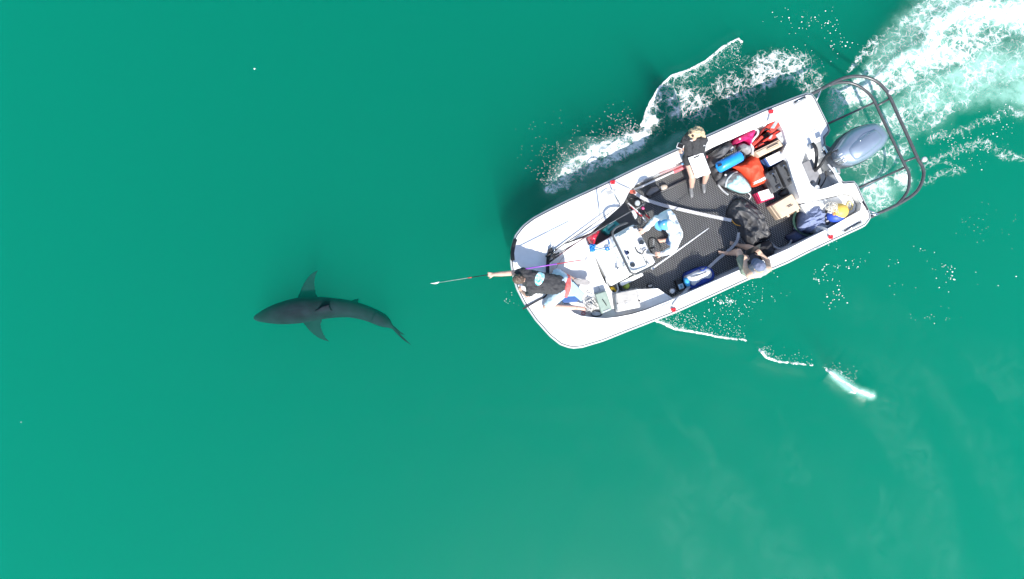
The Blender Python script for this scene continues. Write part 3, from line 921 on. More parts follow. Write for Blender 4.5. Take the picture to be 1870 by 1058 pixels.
for px in ([(1490, 186), (1500, 163)], [(1583, 384), (1606, 392)], [(1586, 390), (1600, 393), (1607, 389)]):
    gt(px, 0.016, 'guard_strut', ZT + 0.02, 1, steel)
capm = M('pale end cap', (0.45, 0.46, 0.47), 0.4)
for u, v in ((1627, 168), (1688, 291.5)):
    lathe('guard_cap', [(.035, -.02), (.05, -.01), (.05, .015), (.04, .025)], P(u, v, ZT + .04), capm, boat, 18)

# ------------------------------------------------------------------ console
bx = Vector((0.916, 0.400, 0)); by = Vector((-0.400, 0.916, 0))      # aft, port
con = thing('console', P(1150, 470, ZF), None, None)
con.parent = boat; con.matrix_parent_inverse = boat.matrix_world.inverted()
prism('seat_base', [(1080, 452), (1116, 432), (1150, 505), (1116, 523)], 0.66, ZF, gel, con, 0.03)
prism('body', [(1116, 432), (1158, 409), (1196, 482), (1148, 505)], 0.98, ZF, gel, con, 0.035)
prism('dash_top', [(1124, 432), (1150, 417), (1183, 486), (1154, 498)], 1.06, 0.96, gel, con, 0.03)
prism('dash_panel', [(1152, 414), (1161, 411), (1197, 479), (1186, 485)], 1.03, 0.95, M('pale grey panel', (.55, .56, .58), .4), con, 0.01)
prism('windscreen', [(1130, 431), (1144, 423), (1168, 470), (1152, 478)], 1.10, 1.04, M('smoked screen', (.62, .64, .66), .12, var=.05, coat=.5), con, 0.02)
prism('step', [(1132, 516), (1172, 497), (1176, 503), (1136, 523)], 0.62, ZF, gel, con, 0.02)
for u, v in ((1104, 470), (1113, 487)):
    q = P(u, v, 0.55)
    tube('latch', [q, q + bx * -.03, q + bx * -.03 + by * -.04, q + by * -.04], 0.006, steel, con, 6)
tube('rail', [P(1146, 407, 1.10), P(1130, 413, 1.16), P(1121, 420, 1.17), P(1119, 430, 1.17), P(1130, 455, 1.17), P(1148, 492, 1.17), P(1154, 499, 1.16), P(1164, 500, 1.15), P(1188, 488, 1.10)], 0.020, blacktube, con, 10, False, 6)
tube('rail_foot', [P(1112, 457, .70), P(1126, 448, 1.16)], 0.010, steel, con, 8)
tube('rail_foot', [P(1127, 490, .70), P(1146, 482, 1.16)], 0.010, steel, con, 8)
lathe('light_base', [(.035, 0), (.035, .02), (.02, .05), (.015, .12)], P(1126, 491, .66), steel, con, 14)
dial = M('dial face', (.03, .035, .04), .25, coat=.5)
for u, v, r in ((1150, 471, .045), (1155, 484, .048), (1159, 415, .036), (1171, 443, .05)):
    g = lathe('gauge', [(r, 0), (r, .018), (r * .85, .022), (r * .82, .012)], P(u, v, 1.065), steel, con, 20)
    lathe('gauge_face', [(r * .8, .010), (r * .8, .015)], P(u, v, 1.065), dial, con, 16)
prism('screen', [(1140, 460), (1147, 456.5), (1151, 463), (1143.5, 466.5)], 1.10, 1.05, M('navy screen', (.02, .03, .08), .15), con, 0.006)
prism('switch_panel', [(1168, 472), (1175, 468.5), (1182, 483), (1174, 486.5)], 1.045, 1.02, dial, con, 0.004)
for k in range(4):
    q = P(1172.5 + k * 2.2, 473 + k * 3.6, 1.05)
    from_bm('switch', box_bm(q, bx * .012, by * .008, (0, 0, .008)), greyplastic, con, bevel=.003)
tube('microphone_cord', [P(1160, 452, 1.07), P(1165, 461, 1.08), P(1172, 464, 1.08), P(1176, 458, 1.08), P(1180, 455, 1.07)], 0.010, black, con, 7, False, 6)
tube('throttle', [P(1182, 461, 1.02), P(1188, 464, 1.12), P(1196, 467, 1.16)], [.03, .02, .016], greyplastic, con, 10)
sw = [P(1196, 452, .98) + (by * math.cos(a) * .19 + (Vector((0, 0, 1)) * .92 + bx * .38) * math.sin(a) * .17) for a in [2 * math.pi * k / 28 for k in range(28)]]
tube('steering_wheel', sw, 0.014, black, con, 8, True)
for a in (0.5, 2.6, 4.7):
    tube('wheel_spoke', [P(1194, 452, .97), P(1196, 452, .98) + (by * math.cos(a) * .18 + (Vector((0, 0, 1)) * .92 + bx * .38) * math.sin(a) * .16)], 0.008, greyplastic, con, 6)
tube('wheel_column', [P(1187, 454, .95), P(1195, 452, .97)], 0.02, black, con, 8)
tube('latch_bar', [P(1124, 463, .67), P(1133, 478, .67)], 0.008, greyplastic, con, 6)
prism('name_plate', [(1109, 501), (1116, 498), (1120, 504), (1112, 507)], 0.668, 0.655, M('pale plate', (.5, .54, .58), .4), con, 0.002)
# helm seat behind the wheel
prism('helm_seat', [(1218, 418), (1241, 407), (1250, 428), (1228, 438)], 0.86, 0.72, gel, boat, 0.04)
tube('seat_post', [P(1236, 424, .14), P(1235, 423, .74)], 0.05, steel, boat, 14)
# folded whip antenna
tube('antenna', [P(1193, 489, .98), P(1240, 456, 1.0), P(1294, 417, 1.02)], [.016, .013, .010], white, boat, 8)
lathe('antenna_base', [(.03, 0), (.03, .05), (.018, .09)], P(1191, 491, .93), steel, boat, 12)
lathe('fuel_filler', [(.045, 0), (.045, .03), (.036, .034), (.034, .022)], P(1491, 343, ZG + .001), capm, boat, 16)

# ------------------------------------------------------------------ outboard motor
mot = thing('outboard_motor', P(1545, 280, .3), 'blue grey outboard motor with 150 lettering on the transom', 'outboard motor')
def metal_blue():
    m = M('metallic blue grey paint', (.25, .305, .39), .42, .5, var=.02, coat=.3)
    return m
cowl_px = [(1519, 277), (1525, 268), (1538, 250), (1553, 238), (1570, 231), (1586, 227.5), (1597, 229), (1608, 238), (1615.5, 249), (1615, 257), (1608, 270), (1596, 281), (1580, 293), (1563, 301), (1549, 305), (1535, 303), (1524, 296), (1518, 286)]
cb = P(1567, 266, .95)
lower = from_bm('lower_cowling', prism_bm(PL(cowl_px, .98), 0.72), M('dark blue grey plastic', (.05, .065, .085), .35), mot, bevel=.03)
cw = puff('cowling', cowl_px, 0.96, 0.30, metal_blue(), mot, prof=3.2, n=72, rings=16, zref=0.98)
top_px = [(1546, 274), (1556, 260), (1570, 249), (1586, 239), (1597, 236), (1604, 240), (1611, 250), (1608, 259), (1600, 268), (1586, 280), (1574, 288), (1562, 293), (1552, 287)]
puff('cowling_crown', top_px, 1.19, 0.115, metal_blue(), mot, prof=2.2, n=56, rings=12, zref=1.2)
tube('cowl_seam', [p + Vector((0, 0, 0)) for p in resample(catmull(PL(cowl_px, .97), 3, True), 70)], 0.008, black, mot, 6, True)
tube('crease', [P(1570, 258, 1.305), P(1582, 248, 1.31), P(1600, 238, 1.27)], .004, steel, mot, 5, False, 5)
prism('air_intake', [(1521, 277), (1530, 272.5), (1531, 274.5), (1522, 279)], 1.20, 1.10, black, mot, .003)
prism('mid_section', [(1522, 280), (1552, 262), (1566, 284), (1536, 300)], 0.74, -0.9, M('dark leg paint', (.05, .06, .08), .4), mot, .02)
prism('clamp_bracket', [(1503, 262), (1520, 270), (1534, 300), (1536, 318), (1524, 318), (1508, 290)], 0.70, 0.15, M('grey bracket', (.30, .32, .34), .4, .4), mot, .02)
tube('tilt_tube', [P(1504, 268, .74), P(1528, 316, .74)], .03, steel, mot, 10)
tube('steering_arm', [P(1512, 300, .76), P(1530, 322, .72), P(1536, 330, .70)], .02, white, mot, 8)
for pth, r in (([(1518, 279, .95), (1508, 287, .98), (1500, 300, .95), (1489, 312, .62)], .028), ([(1484, 262, .8), (1490, 272, .86), (1491, 290, .80), (1488, 308, .60)], .030), ([(1489, 312, .55), (1497, 325, .45), (1494, 340, .42)], .016), ([(1508, 313, .52), (1508, 325, .46), (1500, 340, .42), (1493, 344, .42)], .012), ([(1500, 345, .40), (1512, 345, .42), (1522, 338, .45), (1526, 330, .55)], .012), ([(1505, 275, .76), (1510, 290, .72), (1518, 305, .70)], .014)):
    tube('rigging_hose', [P(*q) for q in pth], r, blackrub, mot, 9, False, 6)
tube('tilt_cylinder', [P(1514, 296, .72), P(1524, 318, .66)], .022, black, mot, 8)
for u, v in ((1501, 276), (1506, 284), (1518, 300), (1521, 306), (1515, 312)):
    lathe('bolt', [(.016, 0), (.016, .02), (.008, .024)], P(u, v, .74), steel, mot, 8)
lathe('hose_collar', [(.05, 0), (.055, .03), (.04, .05)], P(1480, 268, .69), greyplastic, mot, 12)
# battery box lid in the well
prism('battery_box', [(1463, 299), (1483, 290), (1497, 318), (1490, 333), (1478, 332)], .58, .36, M('grey lid', (.25, .25, .26), .5), mot, .012)
# lettering
def letters(name, body, size, mat, parent, target, at, along, lift=.003):
    cu = bpy.data.curves.new(name, 'FONT'); cu.body = body; cu.size = size; cu.align_x = 'CENTER'; cu.align_y = 'CENTER'; cu.extrude = 0; cu.shear = 0.15; cu.offset = size * .015
    t = bpy.data.objects.new('tmp', cu); COL.objects.link(t)
    dg = bpy.context.evaluated_depsgraph_get(); dg.update()
    me = bpy.data.meshes.new_from_object(t.evaluated_get(dg)); bpy.data.objects.remove(t)
    bm = bmesh.new(); bm.from_mesh(me)
    bmesh.ops.subdivide_edges(bm, edges=bm.edges[:], cuts=2, use_grid_fill=True)
    bm.to_mesh(me); bm.free()
    me.name = name
    ax = Vector((along[0], along[1], 0)).normalized(); ay = Vector((-ax.y, ax.x, 0))
    em = target.evaluated_get(dg).to_mesh(); mw = target.matrix_world
    bvh = BVHTree.FromPolygons([mw @ v.co for v in em.vertices], [list(p.vertices) for p in em.polygons])
    for v in me.vertices:
        q = Vector(at) + ax * v.co.x + ay * v.co.y
        hit = bvh.ray_cast(Vector((q.x, q.y, 4)), Vector((0, 0, -1)))
        v.co = (q.x, q.y, (hit[0].z if hit[0] else at[2]) + lift)
    return link(name, me, mat, parent)
silver = M('silver lettering', (.72, .74, .76), .35)
letters('lettering', '150', .135, silver, mot, cw, P(1539.5, 287.5, 1.24), (0.62, -0.78))


# ------------------------------------------------------------------ floor mat with its holes
MAT_PX = [(1079, 426), (1138, 373), (1151, 347), (1168, 333), (1262, 289), (1375, 240), (1416, 223), (1428, 240), (1434, 262), (1426, 280), (1444, 322), (1458, 364), (1467, 372), (1485, 398), (1500, 422), (1440, 453), (1341, 496), (1236, 543), (1219, 534), (1206, 525), (1168, 527), (1140, 530), (1123, 534), (1108, 514), (1099, 494), (1088, 464), (1080, 447)]
mat_w = [(p.x, p.y) for p in PL(MAT_PX, ZG)]
mc = Vector((3.3, 1.4, 0))
sp_x, sp_y = 0.037, 0.031
cells = []
for i in range(-95, 96):
    for j in range(-62, 63):
        q = mc + bx * (sp_x * (i + 0.5 * (j & 1))) + by * (sp_y * j)
        cells.append(q)
qa = np.array([(q.x, q.y) for q in cells])
ok = inside(qa[:, 0], qa[:, 1], mat_w)
hexo = [bx * (sp_x * .5) * a + by * (sp_y * b_) for a, b_ in ((0, .667), (1, .333), (1, -.333), (0, -.667), (-1, -.333), (-1, .333))]
vv, ff = [], []
hr = 0.0146
inn = [bx * (hr * 1.15 * math.cos(math.radians(90 - 60 * k))) + by * (hr * math.sin(math.radians(90 - 60 * k))) for k in range(6)]
for q, o_ in zip(cells, ok):
    if not o_: continue
    base = len(vv)
    zt = ZF + 0.020
    for h in hexo: vv.append((q.x + h.x, q.y + h.y, zt - .004))
    for h in inn: vv.append((q.x + h.x, q.y + h.y, zt + .002))
    for h in inn: vv.append((q.x + h.x, q.y + h.y, ZF + .003))
    for k in range(6):
        k2 = (k + 1) % 6
        ff.append((base + k, base + k2, base + 6 + k2, base + 6 + k))
        ff.append((base + 6 + k, base + 6 + k2, base + 12 + k2, base + 12 + k))
me = bpy.data.meshes.new('floor_mat')
me.from_pydata(vv, [], ff)
matm = M('black mat rubber', (.060, .057, .055), .45, var=.25, vs=3)
fm = link('floor_mat', me, matm)
bm = bmesh.new(); bm.from_mesh(me); bmesh.ops.recalc_face_normals(bm, faces=bm.faces)
bm.to_mesh(me); bm.free()
tag(fm, 'black rubber mat with rows of round holes covering the cockpit floor', 'mat')
# ================================================================== people
def hand(pr, wrist, fwd, palm_n, curl=0.6, thumb_side=1, L=0.085):
    """palm, four unequal bent fingers and a thumb leaving the side of the palm"""
    f = Vector(fwd).normalized(); n = Vector(palm_n); n = (n - f * n.dot(f)).normalized(); s = f.cross(n) * thumb_side
    k0 = Vector(wrist)
    for a in (-.028, -.009, .010, .029):
        pr.append(cap(k0 + s * a * .7, k0 + f * L + s * a, .016, .014))
    for a, l in ((.033, .070), (.012, .080), (-.010, .075), (-.031, .058)):
        b0 = k0 + f * L + s * a
        m = b0 + (f * math.cos(curl * .6) + n * math.sin(curl * .6)) * l * .5 + s * a * .15
        e = m + (f * math.cos(curl * 1.7) + n * math.sin(curl * 1.7)) * l * .5
        pr.append(cap(b0, m, .0105, .0095)); pr.append(cap(m, e, .0095, .008))
    t0 = k0 + f * .02 + s * .026; t1 = t0 + f * .035 + s * .034 + n * .012; t2 = t1 + f * .034 + s * .008 + n * .018
    pr.append(cap(t0, t1, .015, .012)); pr.append(cap(t1, t2, .012, .0095))

def head_prims(c, fwd, up):
    R = frame(fwd, up); c = Vector(c)
    q = lambda x, y, z: c + R @ Vector((x, y, z))
    return [ell(q(-.005, 0, .02), (.098, .077, .105), R), ell(q(.03, 0, -.055), (.062, .058, .070), R), cap(q(.092, 0, .0), q(.108, 0, -.028), .010, .014),
            ell(q(.005, .080, -.01), (.020, .010, .032), R), ell(q(.005, -.080, -.01), (.020, .010, .032), R), cap(q(.078, .03, .03), q(.078, -.03, .03), .014), cap(q(.085, .02, -.062), q(.085, -.02, -.062), .010)], R

def face_parts(root, c, R):
    ew = M('eye white', (.75, .75, .73), .3); ei = M('iris', (.05, .04, .03), .2); lip = M('lips', (.45, .17, .14), .5)
    for s in (1, -1):
        e = blob('eye', [ell(Vector(c) + R @ Vector((.083, .031 * s, .008)), (.012, .014, .009), R)], ew, root, .004, 1)
        blob('iris', [ell(Vector(c) + R @ Vector((.093, .031 * s, .008)), (.004, .006, .006), R)], ei, e, .0025, 0)
    blob('mouth', [ell(Vector(c) + R @ Vector((.094, 0, -.062)), (.006, .024, .007), R)], lip, root, .003, 1)

def torso(ls, rs, lh, rh, k=1.0, e=0.0):
    """trunk between shoulders and hips"""
    ls, rs, lh, rh = map(Vector, (ls, rs, lh, rh))
    m1 = (ls + rs) / 2; m2 = (lh + rh) / 2
    li, ri = ls.lerp(m1, .30), rs.lerp(m1, .30)
    return [cap(ls, rs, .066 * k + e), cap(li, lh.lerp(m2, .25), .085 * k + e, .085 * k + e), cap(ri, rh.lerp(m2, .25), .085 * k + e, .085 * k + e),
            cap(m1, m2, .10 * k + e, .10 * k + e), cap(lh.lerp(m2, .1), rh.lerp(m2, .1), .095 * k + e)]

def arm(s, el, w, k=1.0):
    return [cap(s, el, .058 * k, .047 * k), cap(el, Vector(el).lerp(w, .35), .046 * k, .047 * k), cap(Vector(el).lerp(w, .35), w, .047 * k, .033 * k)]

def leg(h, kn, an, k=1.0):
    h, kn, an = map(Vector, (h, kn, an))
    return [cap(h, kn, .088 * k, .064 * k), cap(kn, kn.lerp(an, .35), .060 * k, .066 * k), cap(kn.lerp(an, .35), an, .066 * k, .042 * k)]

def foot(an, d, dn=(0, 0, -1), L=.17, k=1.0):
    d = Vector(d).normalized(); dn = Vector(dn).normalized(); a = Vector(an)
    pr = [cap(a, a + dn * .04 - d * .03, .036 * k, .034 * k), cap(a + dn * .03, a + dn * .045 + d * L * .7, .040 * k, .036 * k), cap(a + dn * .045 + d * L * .7, a + dn * .052 + d * L, .034 * k, .022 * k)]
    s = d.cross(dn).normalized()
    for i, q in enumerate((-.028, -.012, .003, .016, .028)):
        pr.append(cap(a + dn * .05 + d * L * .8 + s * q * k, a + dn * .056 + d * (L + .03 - abs(q + .028) * .35) + s * q * k, .013 * k, .010 * k))
    return pr

# ---- kneeling at the bow
pm = thing('person', P(1010, 530, ZG), 'person kneeling at the bow in a charcoal shirt, reaching out with a long pole', 'person')
LS, RS = P(972, 530, 1.13), P(957, 497, 1.16)
LH, RH = P(1029, 531, 1.04), P(1032, 513, 1.05)
LE, LW = P(963, 540, .95), P(954, 533, .86)
RE, RW = P(922, 500, 1.06), P(901, 501.5, .995)
HC = P(947, 510, 1.20)
LK, LA = P(997, 561, .76), P(1050, 562, .74)
RK, RA = P(1014, 497, .62), P(1054, 514, .66)
hp, HR = head_prims(HC, (-.75, -.05, -.62), (-.62, 0, .75))
pr = hp + [cap(HC + Vector((.04, 0, 0)), (LS + RS) / 2 + Vector((.02, 0, .03)), .052, .060)]
pr += torso(LS, RS, LH, RH) + arm(LS, LE, LW) + arm(RS, RE, RW) + leg(LH, LK, LA) + leg(RH, RK, RA)
pr += foot(LA, (.95, -.15, -.1), (.1, 0.1, -1)) + foot(RA, (.9, -.2, .1), (.1, .3, -1))
hand(pr, RW, (-1, .02, -.25), (0, .15, -1), 1.3, 1)
hand(pr, LW, (-.5, .4, -.3), (.3, .6, -.5), 1.2, -1)
blob('body', pr, skin, pm, .0085, 3)
face_parts(pm, HC, HR)
charcoal = M('charcoal shirt', (.040, .040, .043), .85, var=.2, vs=25, bump=.3, bs=70)
shirt = blob('shirt', torso(LS, RS, LH, RH, 1.05, .014) + [cap(LS, LS.lerp(LE, .62), .072, .068), cap(RS, RS.lerp(RE, .32), .074, .070), cap((LS + RS) / 2 + Vector((-.02, 0, .02)), (LS + RS) / 2 + Vector((.06, 0, .02)), .070, .085)], charcoal, pm, .009, 3, (.014, 12), True)
sorts = M('pale blue shorts', (.46, .60, .72), .8, var=.06, bump=.2, bs=70)
blob('shorts', [cap(LH.lerp(RH, .1) + Vector((.03, 0, -.03)), RH.lerp(LH, .1) + Vector((.03, 0, -.03)), .105), cap(LH, LH.lerp(LK, .80), .115, .098), cap(RH, RH.lerp(RK, .82), .115, .098)], sorts, pm, .010, 4, (.007, 11), True)
coral = M('coral waistband', (.70, .13, .12), .8, var=.1, bump=.2, bs=70)
ax = ((LH + RH) / 2 - (LS + RS) / 2).normalized()
WR = frame(ax, (0, 0, 1)); wc_ = (LH + RH) / 2
blob('waistband', [ell(wc_ + ax * .055, (.055, .215, .150), WR), ell(wc_ + ax * .025, (.05, .212, .148), WR)], coral, pm, .010, 3, (.006, 14), True)
hairm = M('dark brown hair', (.11, .075, .055), .5, var=.75, vs=45, bump=.9, bs=55)
blob('hair', [ell(HC + HR @ Vector((-.022, 0, .035)), (.098, .088, .102), HR), ell(HC + HR @ Vector((-.05, 0, -.02)), (.065, .078, .06), HR)], hairm, pm, .007, 2, (.012, 42))
soles = M('grey sandal sole', (.33, .31, .30), .8, var=.15, bump=.3)
sd = Vector((.97, -.1, .05))
so = [RA + Vector((-.02, .0, .055)) + sd * (a - .02) + Vector((0, 1, 0)) * b_ for a, b_ in ((-.02, -.045), (.08, -.05), (.18, -.055), (.25, -.045), (.28, -.01), (.265, .035), (.18, .05), (.08, .04), (-.02, .035), (-.035, -.005))]
from_bm('sandal', prism_bm(catmull(so, 3, True), RA.z + .015), soles, pm, bevel=.006)
# printed emblem on the back of the shirt
em = bpy.data.materials.new('emblem print'); em.use_nodes = True
nt = em.node_tree; b = nt.nodes['Principled BSDF']; b.inputs['Roughness'].default_value = .8
tc = nt.nodes.new('ShaderNodeTexCoord'); nz = nt.nodes.new('ShaderNodeTexNoise'); nz.inputs['Scale'].default_value = 17; nz.inputs['Detail'].default_value = 3
cr = nt.nodes.new('ShaderNodeValToRGB'); cr.color_ramp.interpolation = 'CONSTANT'
cr.color_ramp.elements[0].position = 0; cr.color_ramp.elements[0].color = (.03, .40, .38, 1)
cr.color_ramp.elements[1].position = .40; cr.color_ramp.elements[1].color = (.36, .70, .74, 1)
e3 = cr.color_ramp.elements.new(.53); e3.color = (.72, .78, .78, 1)
nt.links.new(tc.outputs['Object'], nz.inputs['Vector']); nt.links.new(nz.outputs['Fac'], cr.inputs[0]); nt.links.new(cr.outputs[0], b.inputs['Base Color'])
ep = [P(986 + 8.2 * math.cos(a) * .94 - 14 * math.sin(a) * .34, 508 + 8.2 * math.cos(a) * .30 + 13.5 * math.sin(a), 1.3) for a in [2 * math.pi * k / 24 for k in range(24)]]
decal('emblem', ep, shirt, em, pm, .006)

# ---- pole he holds
rod = thing('tagging_pole', P(893, 503, .5), 'thin purple and black pole with a white barbed tip held over the bow', 'pole')
TIP, END = P(800, 516.5, .60), P(1062, 475, 1.56)
dirp = (END - TIP).normalized(); Ln = (END - TIP).length
purple = M('purple shaft', (.28, .06, .45), .35); pinkred = M('red shaft', (.55, .04, .06), .4)
for nm, a, b_, r, mm in (('tip_shaft', 0, .22, .004, greyplastic), ('fore_shaft', .22, .25, .008, red), ('shaft', .25, .52, .008, black), ('grip', .52, .84, .011, purple), ('butt', .84, 1.0, .009, pinkred)):
    tube(nm, [TIP + dirp * Ln * a, TIP + dirp * Ln * b_], r, mm, rod, 8)
prism('barb', [(785, 518), (794, 516.6), (802, 514.5), (803, 516), (796, 519)], .605, .59, white, rod, .003)

# ---- seated woman on the port gunwale
pw = thing('person', P(1262, 292, ZG), 'blonde person in a black shirt and grey boots sitting on the far gunwale', 'person')
LS, RS = P(1285, 257, 1.16), P(1252, 256, 1.14)
LH, RH = P(1279, 286, .80), P(1256, 289, .80)
HC = P(1264, 245, 1.36)
LE, LW = P(1281, 273, 1.02), P(1258, 269, 1.02)
RE, RW = P(1246, 262, 1.0), P(1244, 268, 1.05)
LK, RK = P(1290, 318, .74), P(1264, 322, .74)
LA, RA = P(1286, 334, .26), P(1263, 342, .26)
hp, HR = head_prims(HC, (-.72, -.45, -.50), (-.30, -.25, .9))
pr = hp + [cap(HC, (LS + RS) / 2, .046, .058)] + torso(LS, RS, LH, RH, .90) + arm(LS, LE, LW, .85) + arm(RS, RE, RW, .85) + leg(LH, LK, LA, .95) + leg(RH, RK, RA, .95)
hand(pr, LW, (-1, .02, .05), (0, .1, -1), .9, -1, .075)
hand(pr, RW, (-.2, -.5, .1), (.8, 0, -.4), .9, 1, .075)
blob('body', pr, skin, pw, .0085, 3)
face_parts(pw, HC, HR)
dkshirt = M('black shirt', (.033, .033, .036), .85, var=.2, vs=25, bump=.3, bs=70)
wsh = blob('shirt', torso(LS, RS, LH, RH, .95, .014) + [cap(LS, LS.lerp(LE, .72), .064, .062), cap(RS, RS.lerp(RE, .6), .064, .060)], dkshirt, pw, .009, 3, (.012, 13), True)
blob('shorts', [cap(LH, RH, .105), cap(LH, LH.lerp(LK, .22), .105, .096), cap(RH, RH.lerp(RK, .22), .105, .096)], dkshirt, pw, .010, 4, (.006, 12), True)
blond = M('blonde hair', (.52, .40, .25), .5, var=.35, vs=40, bump=.9, bs=45)
blob('hair', [ell(HC + HR @ Vector((-.02, 0, .035)), (.100, .088, .100), HR), cap(HC + HR @ Vector((-.06, .02, .02)), P(1281, 243, 1.30), .08, .055), cap(P(1279, 241, 1.30), P(1286, 250, 1.22), .055, .030), cap(P(1272, 236, 1.33), P(1281, 237, 1.27), .06, .035)], blond, pw, .008, 2, (.013, 36))
cp = [ell(HC + HR @ Vector((.035, .0, .055)), (.070, .086, .062), HR), cap(HC + HR @ Vector((.09, .05, .06)), HC + HR @ Vector((.17, .02, .045)), .018, .012), cap(HC + HR @ Vector((.09, -.05, .06)), HC + HR @ Vector((.17, -.02, .045)), .018, .012), cap(HC + HR @ Vector((.15, .04, .05)), HC + HR @ Vector((.15, -.04, .05)), .014)]
blob('cap', cp, black, pw, .007, 2)
glm = M('amber lens', (.06, .03, .02), .15, coat=.6)
for s in (1, -1):
    blob('sunglasses', [ell(HC + HR @ Vector((-.02, .036 * s, .143)), (.022, .028, .010), HR)], glm, pw, .005, 1)
bootm = M('grey rubber boot', (.16, .165, .17), .4, var=.1)
for an, nm in ((LA, 0), (RA, 1)):
    d = Vector((.12, -1, 0)).normalized()
    blob('boot', [cap(an + Vector((0, .01, .02)), an + Vector((0, 0, -.06)), .052, .048), cap(an + Vector((0, 0, -.066)), an + d * .13 + Vector((0, 0, -.072)), .046, .042), cap(an + d * .10 + Vector((0, 0, -.072)), an + d * .17 + Vector((0, 0, -.078)), .042, .034)], bootm, pw, .008, 3)
decal('badge', PL([(1254.5, 252.5), (1264.5, 257), (1263.5, 259.5), (1253.8, 255)], 1.2), wsh, M('pale print', (.6, .6, .6), .8), pw, .008, 4)
decal('sleeve_trim', PL([(1281, 268), (1292, 266), (1292, 268), (1281, 270)], 1.05), wsh, M('pale print', (.6, .6, .6), .8), pw, .006, 4)
# phone in her hands and board on her lap
ph = thing('phone', P(1241, 268, 1.05), 'dark phone held in both hands by the blonde person on the gunwale', 'phone')
cphone = P(1242.5, 267, 1.09)
e1 = Vector((.9, -.35, .1)).normalized(); e2 = Vector((.35, .9, -.1)).normalized(); e3_ = e1.cross(e2)
from_bm('case', box_bm(cphone, e1 * .062, e2 * .048, e3_ * .007), white, ph, bevel=.006)
from_bm('screen', box_bm(cphone + e3_ * .008, e1 * .050, e2 * .040, e3_ * .002), black, ph)
tr = thing('lap_board', P(1277, 305, .84), 'white board with a black handle slot on the lap of the blonde person', 'board')
TB = [P(1256.5, 288, 1.0), P(1284, 278.5, 1.0), P(1298.5, 316, .90), P(1271, 326, .90)]
bm = bmesh.new()
t_ = [bm.verts.new(p) for p in TB]; b_ = [bm.verts.new(p - Vector((0, 0, .022))) for p in TB]
bm.faces.new(t_); bm.faces.new(b_[::-1])
for i in range(4): bm.faces.new((t_[i], b_[i], b_[(i + 1) % 4], t_[(i + 1) % 4]))
from_bm('panel', bm, white, tr, bevel=.012, seg=3)
def onb(a, b__, dz=.002):
    q = TB[0].lerp(TB[1], a).lerp(TB[3].lerp(TB[2], a), b__); q.z += dz; return q
from_bm('handle_slot', tube_bm([onb(.32, .10, .0), onb(.70, .08, .0)], .013, 10), black, tr, True)
bm = bmesh.new(); vs_ = [bm.verts.new(onb(a, c_)) for a, c_ in ((.18, .90), (.82, .88), (.82, .95), (.18, .97))]; bm.faces.new(vs_)
from_bm('clip', bm, M('pale grey strip', (.6, .62, .63), .5), tr)

# ---- driver
pd = thing('person', P(1225, 430, ZF), 'person at the helm in a white long sleeved shirt and blue cap', 'person')
LS, RS = P(1221, 391, 1.44), P(1234, 440, 1.44)
LH, RH = P(1229, 412, .98), P(1235, 432, .98)
HC = P(1217, 411, 1.66)
LE, LW = P(1197, 401, 1.28), P(1178, 420, 1.17)
RE, RW = P(1229, 456, 1.20), P(1209, 464, 1.14)
LK, RK = P(1220, 414, .66), P(1222, 442, .66)
LA, RA = P(1222, 414, .24), P(1222, 438, .24)
hp, HR = head_prims(HC, (-.93, -.08, -.36), (-.36, 0, .93))
pr = hp + [cap(HC, (LS + RS) / 2, .054, .066)] + torso(LS, RS, LH, RH) + arm(LS, LE, LW) + arm(RS, RE, RW) + leg(LH, LK, LA) + leg(RH, RK, RA) + foot(LA, (-1, -.1, 0)) + foot(RA, (-1, -.1, 0))
hand(pr, LW, (-.75, -.5, -.2), (-.1, 0, -1), 1.1, -1)
hand(pr, RW, (-1, .0, -.05), (0, 0, -1), .9, 1)
blob('body', pr, skin, pd, .0085, 3)
face_parts(pd, HC, HR)
wsh_m = M('white shirt', (.72, .75, .79), .85, var=.05, bump=.2, bs=60)
blob('shirt', torso(LS, RS, LH, RH, 1.06, .016) + [cap(LS, LE, .078, .060), cap(LE, LE.lerp(LW, .92), .060, .046), cap(RS, RE, .078, .060), cap(RE, RE.lerp(RW, .95), .060, .046), cap(HC + Vector((.08, 0, -.1)), (LS + RS) / 2, .07, .08)], wsh_m, pd, .009, 3, (.016, 10), True)
navy = M('blue shorts', (.08, .14, .30), .8, bump=.2, bs=70)
blob('shorts', [cap(LH, RH, .11), cap(LH, LH.lerp(LK, .85), .104, .086), cap(RH, RH.lerp(RK, .85), .104, .086)], navy, pd, .010, 4, (.007, 12), True)
capb = M('sky blue cap', (.12, .40, .72), .75, var=.08, bump=.15, bs=90); capw = M('white cap cloth', (.70, .74, .78), .8, var=.05)
blob('hair', [ell(HC + HR @ Vector((-.02, 0, .02)), (.094, .084, .098), HR)], hairm, pd, .008, 2, (.006, 40))
co = blob('cap', [ell(HC + HR @ Vector((.005, 0, .055)), (.112, .095, .085), HR)], capb, pd, .008, 2)
blob('cap_back', [ell(HC + HR @ Vector((-.050, 0, .052)), (.072, .090, .084), HR)], capw, pd, .008, 2)
br = [HC + HR @ Vector((.085 + .105 * math.cos(a), .092 * math.sin(a), .045 - .02 * abs(math.sin(a)))) for a in [math.pi * (k / 12 - .5) for k in range(13)]]
bm = bmesh.new(); a_ = [bm.verts.new(p) for p in br]; b_ = [bm.verts.new(p - Vector((0, 0, .008))) for p in br]
bm.faces.new(a_); bm.faces.new(b_[::-1])
for i in range(13): bm.faces.new((a_[i], b_[i], b_[(i + 1) % 13], a_[(i + 1) % 13]))
from_bm('cap_brim', bm, capb, pd)
lathe('cap_button', [(.014, 0), (.014, .006), (.006, .012)], HC + HR @ Vector((.02, 0, .138)), white, pd, 10)

